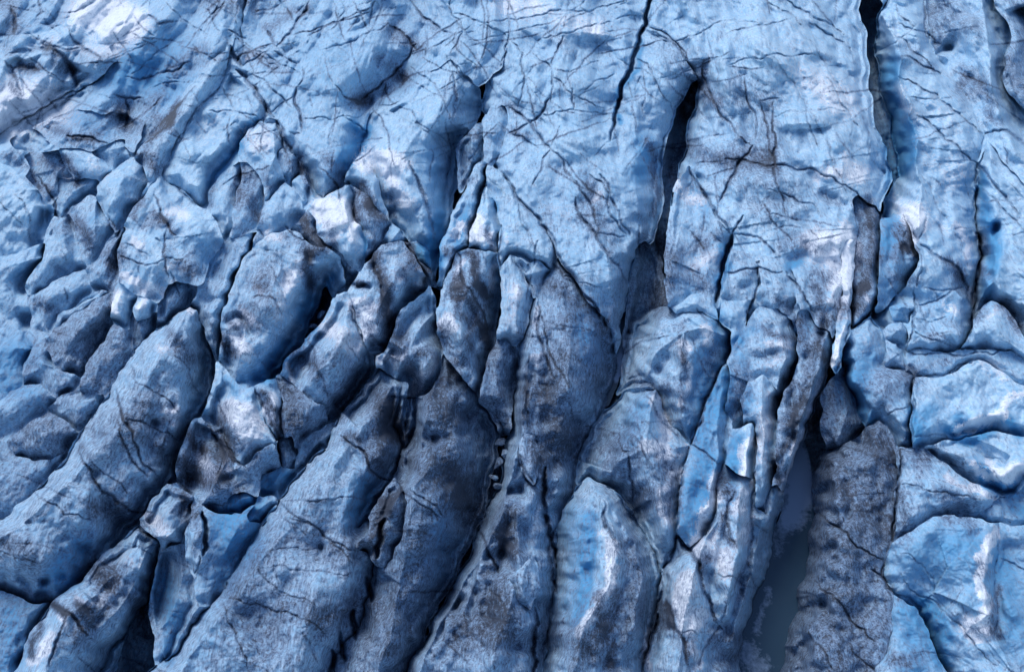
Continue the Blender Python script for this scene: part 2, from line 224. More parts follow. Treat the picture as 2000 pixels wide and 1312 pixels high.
B("ice_block", "ice block", "dark crumbly strip hugging the black-striped block", "787,471 805,482 846,531 850,560 833,546 822,520", e=-4.5, c=-1, R=10, d=.8, bl=.1, group=SML)
B("ice_ridge", "ice ridge", "speckled grey ridge running down-left below the black-striped block", "675,570 690,600 708,650 719,690 726,716,-6.5 715,747,-7.5 690,777,-7.5 660,814,-7.5 636,826,-7 600,790 575,765 549,733 552,712 571,688 601,664 637,625 650,588", e=-3.4, c=1, R=46, cr=["672,585,.4 680,650,1.1 640,710,1.2 600,745,.3"], d=.32, bl=.15, p=.7, group=RID)
B("ice_block", "ice block", "dark grainy block below the speckled grey ridge", "540,734 552,734 586,762 635,792 641,821 613,840 580,863 577,895 555,852 552,800 543,762", e=-5, c=-.4, R=26, d=.6, bl=.1, group=TOW)
B("ice_block", "ice block", "white block with knob on top, left of the dark grainy block", "497,764 522,740 538,743 553,783 556,850 534,861 515,820", e=-3.6, c=.6, R=18, d=.1, bl=.05, group=TOW)
B("ice_ridge", "ice ridge", "snow-white saddle of ice with a grey upper horn", "424,707 437,716 464,752 480,776 496,764 515,818 538,860 546,866 519,880 473,907 427,855 397,812 409,770", e=-3.6, c=.8, R=30, cr=["426,712,1 430,770,.2 480,810,.9 520,850,.3"], d=.12, bl=.1, group=RID)
B("ice_block", "ice block", "black-and-white mottled block under the snow-white saddle", "381,816 405,826 439,862 479,911 532,865 560,880 545,920 515,925 490,985 460,1012 400,992 375,967 346,932 342,910 350,880 366,838", e=-5, c=.4, R=36, cr=["385,826,.2 400,880,1 420,935,.8 500,890,-.6"], d=.45, bl=.1, group=TOW)
B("ice_block", "ice block", "dark wall of ice beside the crooked narrow slit", "540,866 570,850 584,893 570,917 550,927 546,900", e=-7, c=-3, R=14, d=.6, bl=.3, group=SML)
B("ice_block", "ice block", "twisted ribbon of grey ice in the trough", "580,918 577,893 613,844 650,828 660,846 639,879 626,868 600,907", e=-7, c=-3.4, R=14, d=.4, bl=.4, group=SML)
B("ice_block", "ice block", "blue melted nook below the twisted ribbon", "510,925 546,911 578,920 546,974 534,964 513,968", e=-6.5, c=-3.4, R=14, d=.2, bl=.6, group=SML)
B("ice_block", "ice block", "pointed slab with an open black slit in its face", "378,965 400,990 460,1003 497,985 520,1005 540,985 520,1012 490,1062 460,1112 432,1162 412,1180 390,1168 380,1122 362,1092 360,1040 370,992", e=-5, c=-.8, R=34, cr=["372,975,.2 372,1040,.4 385,1110,-1","470,1020,-.5 440,1080,-1.5"], d=.3, bl=.35, group=TOW)
B("ice_block", "ice block", "smooth blue cushion of ice beside the black pit", "445,973 470,960 498,970 498,985 470,1004 443,995", e=-4.5, c=-2, R=14, d=.1, bl=.6, group=SML)
B("ice_block", "ice block", "second smaller blue cushion right of the black pit", "482,1006 504,976 531,967 541,979 522,1006 510,1023 488,1020", e=-5, c=-2.2, R=14, d=.25, bl=.45, group=SML)
B("ice_block", "ice block", "tapering blue block hanging over the dark pit, lower left", "312,1068 354,1060 363,1092 377,1130 374,1180 356,1222 335,1265 312,1300 300,1450 330,1450 305,1290 305,1240 294,1190 298,1120", e=-5, c=-3, R=16, d=.4, bl=.4, group=SML)
B("ice_block", "ice block", "pale arrowhead block pointing left above the pointed ridge", "271,1013,-1.5 293,979,-1.5 326,943,-1.5 366,961 379,973 373,1003 364,1030 354,1060,-5 317,1072,-5 312,1058 293,1034", e=-3, c=.9, R=30, d=.3, bl=.1, group=TOW)
B("ice_ridge", "ice ridge", "pointed ridge with black and white stripe at the bottom left", "271,1028,-2 312,1058,-5 309,1083,-7 302,1125,-8 287,1177,-9 259,1211,-9 229,1253,-9 213,1278,-9 195,1310,-9 150,1450,-9 -60,1450,-3 27,1312,-2.5 46,1272,-2.5 67,1223,-2.5 100,1177,-2.5 134,1150,-2.5 180,1107,-2.5 238,1055,-2", e=-4, c=.8, R=40, cr=["272,1040,.5 245,1100,1.1 190,1160,1.2 130,1210,1 90,1300,.8 40,1420,.6"], d=.3, bl=.2, p=.6, group=RID)
# ---- centre lower big slabs
B("ice_ridge", "ice ridge", "long dark ridge with black slits along its left side, bottom centre", "810,777,-4 845,752,-3 860,725,-3 865,690,-3 900,735,-4 935,787,-7 976,848,-8 970,885,-8 955,930,-9 950,980,-9 925,1040,-9 900,1090,-9 880,1140,-9 860,1172,-9 830,1245,-9 795,1315,-9 775,1450,-9 600,1450,-7 650,1250,-6 700,1200,-6 722,1100,-6 757,1010,-5 760,985,-4 772,935,-4 776,905,-5 800,860,-6 810,835,-6 812,800,-5", e=-5, c=.6, R=60, cr=["850,740,.4 830,830,1 820,920,1 800,1010,.8 790,1100,0 770,1200,-.8 730,1400,-1"], d=.6, bl=.35, p=.65, group=RID)
B("ice_ridge", "ice ridge", "horned top block where two long dark ridges part", "839,562 848,580 852,650,-5 864,680,-3 860,722,-3 845,757,-4 810,779,-6 812,745,-6 795,735,-4 782,745,-4 775,790,-6 765,760,-4 742,720 742,700 757,680 766,655 775,620 800,590", e=-4, c=1, R=40, cr=["838,570,.5 810,640,1.1 780,700,1 ","812,650,1 840,700,.9"], d=.4, bl=.25, group=RID)
B("ice_ridge", "ice ridge", "enormous flat-topped speckled slab filling the bottom left of centre", "742,718,-4 770,738,-4 785,745,-3 778,790,-3 768,832,-5 787,870,-7 776,915,-8 760,940,-6 735,972,-6 720,1003,-6 700,1030,-5 745,1000,-3 757,1010,-4 748,1060,-5 730,1105,-6 712,1180,-6 690,1240,-6 655,1285,-6 645,1450,-6 240,1450,-3 290,1312,-3 330,1288,-3 370,1230,-3 400,1192,-3 432,1160,-3 462,1110,-3 492,1060,-3 522,1010,-3 547,975,-3 572,940,-3 600,905,-3 640,872,-3 662,818,-3 690,785,-3 715,748,-3", e=-4, c=1.2, R=60, cr=["735,760,.2 700,850,1 640,930,1.3 560,1040,1.4 470,1160,1.5 360,1300,1.6 320,1420,1.6","700,900,.6 660,1050,1 600,1200,1.2 500,1400,1.2"], d=.42, bl=.3, p=.4, group=RID)
B("ice_block", "ice block", "brown cleft block wedged between the two lowest dark ridges", "772,935 790,960 790,1010 785,1050 768,1090 752,1110 735,1105 720,1080 700,1075 697,1060 720,1040 722,1010 742,975", e=-3.5, c=.6, R=18, cr=["770,945,.5 765,990,.6 730,1050,.4"], d=.7, bl=.0, group=SML)
# ---- right of centre lower: massif front
B("ice_block", "ice block", "pale wedge left of the curved black slit under the dome", "1345,320 1362,350 1385,395 1403,432 1430,460 1427,500 1412,540 1398,592 1366,582 1340,600 1308,597 1300,545 1304,470 1312,410 1328,350", e=-4, c=0.7, R=46, cr=["1350,340,-1 1372,400,-.6 1392,470,-.5 1380,540,-.9 1350,580,-2"], d=.3, bl=.3, group=TOW)
B("ice_block", "ice block", "cube-like block right of the curved black slit", "1430,487 1462,494 1482,520 1480,560 1470,588 1438,590 1408,580 1416,530", e=-0.6, c=1.0, R=30, d=.4, bl=.35, group=TOW)
B("ice_block", "ice block", "arched block with a white belly beside the cube-like block", "1485,500 1520,505 1548,530 1558,583 1546,616 1510,612 1488,600 1474,585 1486,545", e=-0.7, c=1.1, R=36, d=.35, bl=.3, group=TOW)
B("ice_block", "ice block", "frost-blue block hanging under the cube-like block", "1407,583 1438,588 1469,586 1457,632 1431,678 1426,642 1404,625", e=-1.2, c=0.2, R=20, d=.15, bl=.35, group=TOW)
B("ice_block", "ice block", "brown and cream rounded lobe at the right foot of the dome", "1555,545 1590,525 1625,530 1645,560 1648,600 1640,640 1625,680 1605,650 1588,625 1565,615 1556,590", e=-0.6, c=1.3, R=44, d=.4, bl=.0, group=TOW)
B("ice_fin", "ice fin", "thin white flange running down from the dome's right shoulder", "1652,470 1668,468 1675,520 1671,560 1665,600 1657,650 1643,705 1634,730 1622,702 1634,650 1642,600 1645,550 1643,500", e=-3, c=.5, R=16, d=.1, bl=.1, group=RID)
B("ice_slab", "ice slab", "dark slab with a thick black band beside the dome", "1664,392,-1.4 1676,380,-1.2 1690,392,-1.4 1712,402,-2.6 1719,440,-3.4 1716,520,-4 1717,560,-4.5 1704,606,-5 1680,632,-5 1662,640,-4 1664,560,-2.2 1671,480,-1.6", e=-2.4, c=-0.9, R=18, d=.45, bl=.0, group=RID)
B("ice_ridge", "ice ridge", "knee-shaped smooth block with pink-white banding", "1487,597 1520,602 1546,625 1559,670 1560,702 1546,760 1522,792 1500,840 1470,840 1440,830 1416,800 1414,740 1430,680 1452,648 1470,612", e=-7, c=.3, R=40, cr=["1495,605,0 1525,650,.6 1535,700,.9 1515,770,0 1490,820,-2"], d=.3, bl=.25, group=RID)
B("ice_fin", "ice fin", "long fluted curtain with a knife-sharp white edge", "1556,610 1578,604 1600,640 1622,648 1626,680 1613,720,-5 1592,778,-6.5 1572,830,-7 1556,880,-7 1537,940,-8 1526,972,-8 1510,965 1515,900 1520,850 1518,800 1530,765 1546,745 1562,702 1558,655", e=-5, c=.2, R=30, cr=["1585,625,-.4 1612,660,.4 1600,720,.8 1575,790,.8 1555,860,.5 1535,930,-.5 1522,965,-2"], d=.45, bl=.05, p=.7, group=RID)
B("ice_tower", "ice tower", "blue-faced tower with a sharp grey right side", "1490,730 1503,745 1521,770 1516,820 1511,870 1519,910 1502,955 1493,1002 1476,992 1474,920 1478,860 1470,830 1447,840 1444,775 1460,745", e=-6, c=.3, R=26, cr=["1490,735,.3 1488,790,.7 1492,860,.5 1490,950,-1"], d=.25, bl=.3, group=TOW)
B("ice_tower", "ice tower", "smaller bright blue tower in front of the sharp grey one", "1471,824 1477,848 1473,900 1474,925 1470,995 1440,1010 1414,1000 1414,945 1418,900 1432,852 1450,834", e=-6, c=.4, R=24, cr=["1470,828,.4 1462,870,.8 1455,930,.6 1450,990,0"], d=.1, bl=.3, group=TOW)
B("ice_block", "ice block", "small snowy cap block above the broad fissured face", "1312,600 1340,582 1368,571 1396,593 1405,628 1372,610 1320,613", e=-2.2, c=-.8, R=14, d=.12, bl=.2, group=SML)
B("ice_ridge", "ice ridge", "broad fissured face with a bright upright rib", "1300,598,-6 1320,612,-2 1372,608,-2 1404,626,-2 1431,648,-4 1428,680,-6 1419,712,-5 1394,755,-3 1368,815,-3 1350,869,-4 1310,838,-4 1292,792,-4 1270,748,-4 1235,748,-6 1205,772,-8 1214,720,-8 1223,670,-8 1236,630,-8 1262,614,-8 1282,602,-7", e=-4, c=.8, R=40, cr=["1345,620,.2 1375,640,.9 1335,650,.9 1328,720,1 1335,790,.2","1335,650,.7 1280,690,-1.5","1375,640,.9 1415,655,-.5"], d=.28, bl=.35, p=.8, group=RID)
B("ice_slab", "ice slab", "clean blue triangular slab right of the diagonal crack", "1418,708 1416,790 1413,880 1413,905 1404,935 1398,990 1390,1020 1372,1048 1345,1070 1322,1042 1325,1000 1332,940 1347,888 1354,865 1375,805 1400,742", e=-4.5, c=-.2, R=24, cr=["1412,720,-.6 1405,800,.2 1400,900,.4 1385,990,.2"], d=.2, bl=.35, p=.8, group=RID)
B("ice_ridge", "ice ridge", "pyramid-peaked ridge with a white right flank", "1281,760 1294,800,-3 1325,840,-3 1348,870,-3 1340,893,-3 1326,945,-3 1322,1000,-3 1321,1045,-3 1303,1092,-5 1291,1115,-5 1264,1045,-5 1240,992,-6 1213,960,-7 1180,945,-8 1150,930,-8 1128,945,-8 1130,890,-8 1150,850,-8 1180,805,-8 1220,765,-5 1255,765,-3", e=-4, c=1.2, R=40, cr=["1281,764,1.4 1268,820,1.2 1262,875,1.1 1290,940,.7 1305,1040,0","1262,875,.9 1210,900,-1"], d=.25, bl=.35, p=.85, group=RID)
B("ice_ridge", "ice ridge", "grey-white furrowed front wall along the left shore of the meltwater", "1413,905,-2 1440,925,-2 1472,935,-2 1476,992,-3 1495,1002,-4 1503,955,-4 1518,945,-4 1528,970,-7 1532,980,-9 1508,1058,-9.5 1502,1107,-9.5 1480,1150,-9.5 1471,1192,-9.5 1450,1232,-9.5 1444,1300,-9.5 1440,1450,-9.5 1250,1450,-5 1268,1250,-5 1283,1150,-5 1291,1112,-5 1321,1042,-4 1345,1070,-3 1372,1048,-3 1390,1020,-2 1400,960,-2", e=-4, c=.3, R=40, cr=["1405,960,.2 1400,1020,.6 1375,1060,.8 1350,1150,.9 1330,1250,.8 1320,1400,.8","1445,960,.1 1440,1080,.3 1420,1200,.2","1490,1010,-1 1470,1120,-1 1430,1250,-1.5"], d=.3, bl=.1, p=.8, group=RID)
B("ice_ridge", "ice ridge", "leaf-shaped blue ridge with a gleaming white crest, bottom centre", "1148,930,-4 1172,943,-4 1213,972,-4 1233,1008,-5 1260,1045,-5 1284,1092,-5 1292,1120,-6 1284,1170,-6 1271,1232,-6 1256,1290,-6 1245,1450,-6 1040,1450,-6 1060,1312,-7 1068,1230,-8 1078,1180,-8 1086,1125,-8 1090,1049,-7 1097,997,-6 1120,970,-6", e=-5, c=.8, R=50, cr=["1160,950,-.6 1180,985,.6 1200,1040,1.3 1204,1090,1.5 1190,1140,1.5 1165,1185,1.4 1135,1240,1.4 1115,1320,1.4 1100,1450,1.4","1200,1000,0 1240,1060,.4 1255,1130,.5 1240,1230,.5"], d=.28, bl=.25, p=.75, group=RID)
# ---- right lower slabs
B("ice_slab", "ice slab", "blue-grey slab with a ragged right edge right of the dark grotto", "1655,668 1672,640 1700,622,-3 1715,640,-2.5 1722,660,-2.5 1734,680,-2.5 1722,712,-2 1760,722,-2 1786,737,-2 1784,790,-3 1781,872,-4 1756,874,-3 1742,842,-3 1716,820,-3 1690,834,-4 1672,800,-6 1650,745,-7 1643,702,-7", e=-5, c=-.5, R=36, d=.28, bl=.5, group=SLB)
B("ice_block", "ice block", "folded brown rock-like ice beside the dark grotto mouth", "1632,735 1645,720 1652,748 1674,800 1690,836 1660,860 1640,885 1615,880 1605,840 1612,800 1605,770", e=-8, c=-3.6, R=22, d=.8, bl=.0, group=SML)
B("ice_slab", "ice slab", "broad dark slab scored by fine cracks along the right shore of the meltwater", "1598,905,-8 1612,880,-7 1640,870,-6 1680,862,-4 1690,834,-3 1716,820,-2 1734,834,-2 1746,880,-2 1755,932,-2.5 1750,1000,-2.5 1740,1060,-2.5 1729,1096,-2 1723,1126,-2 1746,1160,-2 1740,1200,-1 1735,1260,-1 1722,1450,-1 1500,1450,-9.5 1523,1312,-9.5 1532,1260,-9.5 1541,1223,-9.5 1560,1192,-9.5 1563,1138,-9.5 1575,1122,-9.5 1581,1083,-9.5 1578,1037,-9.5 1593,1003,-9.5 1587,973,-9.5", e=-3, c=-.6, R=90, d=0.85, bl=.3, p=1.6, group=SLB)
B("ice_slab", "ice slab", "pale triangular slab at the bottom edge, lower right", "1746,1160 1770,1165 1790,1188 1812,1230 1832,1270 1852,1315 1880,1450 1720,1450 1735,1260,-1.2 1740,1200,-1.2", e=-3.4, c=-.3, R=30, d=.3, bl=.5, group=SLB)
B("ice_slab", "ice slab", "wide blue slab ending in a bright upright crest, lower right", "1740,1065 1775,1037 1800,1022 1850,1005 1900,1008 1950,1020 1950,1060 1942,1110 1948,1170 1946,1222 1945,1250 2000,1330 2020,1450 1880,1450 1852,1315,-6 1815,1232,-6 1790,1185,-5 1746,1160,-3 1725,1125,-2.5 1729,1096,-2.5", e=-3.5, c=-.2, R=30, cr=["1760,1080,-.4 1830,1030,.1 1925,1030,.5 1930,1075,1 1922,1130,1 1928,1200,.6 1880,1240,-.8"], d=.22, bl=.5, p=.6, group=SLB)
B("ice_slab", "ice slab", "bluish slab behind the bright crest, cut by the lower right corner", "1950,1020 2000,1022 2170,1015 2170,1450 2010,1450 1990,1325 1946,1240 1948,1170 1942,1110 1950,1060", e=-4, c=-1.2, R=30, d=.28, bl=.55, group=SLB)
B("ice_slab", "ice slab", "narrow shaded layer under the pointed tongue at the right edge", "1850,1006 1900,1000 1945,978 2000,960 2170,915 2170,1015 2000,1024 1950,1020 1900,1010", e=-4, c=-2.2, R=20, d=.35, bl=.6, group=SLB)
B("ice_block", "ice block", "tongue of ice with a pale pointed tip at the right", "1752,872,-1.5 1800,876,-1.5 1832,900 1865,924 1910,945 1946,970 1936,988 1890,1002 1846,1003 1800,1022 1770,1040 1740,1068,-2 1750,1000,-1.5 1757,930,-1.5", e=-4, c=-.4, R=34, d=.35, bl=.45, p=.8, group=SLB)
B("ice_block", "ice block", "overhanging smooth boulder with a blue underside at the right edge", "1804,872 1850,857 1900,850 1950,840 1970,846 2005,852 2170,870 2170,935 2000,932 1980,958 1958,962 1920,946 1870,920 1832,893", e=-5, c=.4, R=34, d=.15, bl=.2, p=.8, group=SLB)
B("ice_block", "ice block", "largest smooth pale blue boulder at the right edge", "1788,735 1850,731 1890,712 1910,702 1950,722 2000,752 2170,820 2170,875 2005,852 1950,842 1900,851 1850,858 1810,869 1784,872 1783,800", e=-4.5, c=.8, R=50, d=.1, bl=.35, p=.9, group=SLB)
B("ice_slab", "ice slab", "flat thin layer above the largest pale boulder at the right edge", "1768,690 1800,682 1875,683 1975,683 2010,705 2170,755 2170,822 2000,752 1950,722 1906,702 1850,731 1788,736 1772,712", e=-3.4, c=-1.4, R=24, d=.22, bl=.5, group=SLB)
B("ice_block", "ice block", "crumbled lower knob in the column of three small blocks", "1730,664 1762,682 1769,700 1769,723 1727,717 1735,690", e=-4, c=-1.2, R=16, d=.22, bl=.45, group=SML)
B("ice_block", "ice block", "oval middle knob in the column of three small blocks", "1728,640 1745,631 1764,631 1774,652 1766,677 1732,664", e=-4, c=-1.1, R=16, d=.22, bl=.45, group=SML)
B("ice_block", "ice block", "top knob of the three small blocks, against the blue-walled ridge", "1735,600 1765,588 1788,600 1774,633 1744,626", e=-3.6, c=-1, R=16, d=.22, bl=.45, group=SML)
B("ice_block", "ice block", "boxy pale block below the chevron-marked face, right", "1790,597 1830,582 1864,565 1893,587 1899,638,-6 1891,657,-6 1876,680 1820,686 1768,682 1782,640", e=-3.6, c=-.1, R=30, d=.18, bl=.45, group=SLB)
B("ice_fin", "ice fin", "curved pale fin rising beside the upright slab, right edge", "1936,586 1959,597 1986,632 2012,670 2170,725 2170,765 2010,708 1976,684 1930,682 1876,681 1893,656 1906,625 1920,600", e=-4, c=.3, R=30, cr=["1938,592,.2 1945,630,.8 1965,665,.2 2060,715,0"], d=.2, bl=.35, p=.9, group=SLB)
B("ice_block", "ice block", "steep fluted pyramid at the top of the right slabs", "1718,430 1765,417,-2 1775,440 1795,495,-3 1792,520 1770,560 1745,580 1720,610 1708,612 1713,560 1716,500", e=-6, c=-.4, R=26, cr=["1768,424,-.4 1770,450,.2 1785,500,-.5","1768,450,.1 1740,560,-2.2"], d=.35, bl=.35, group=SLB)
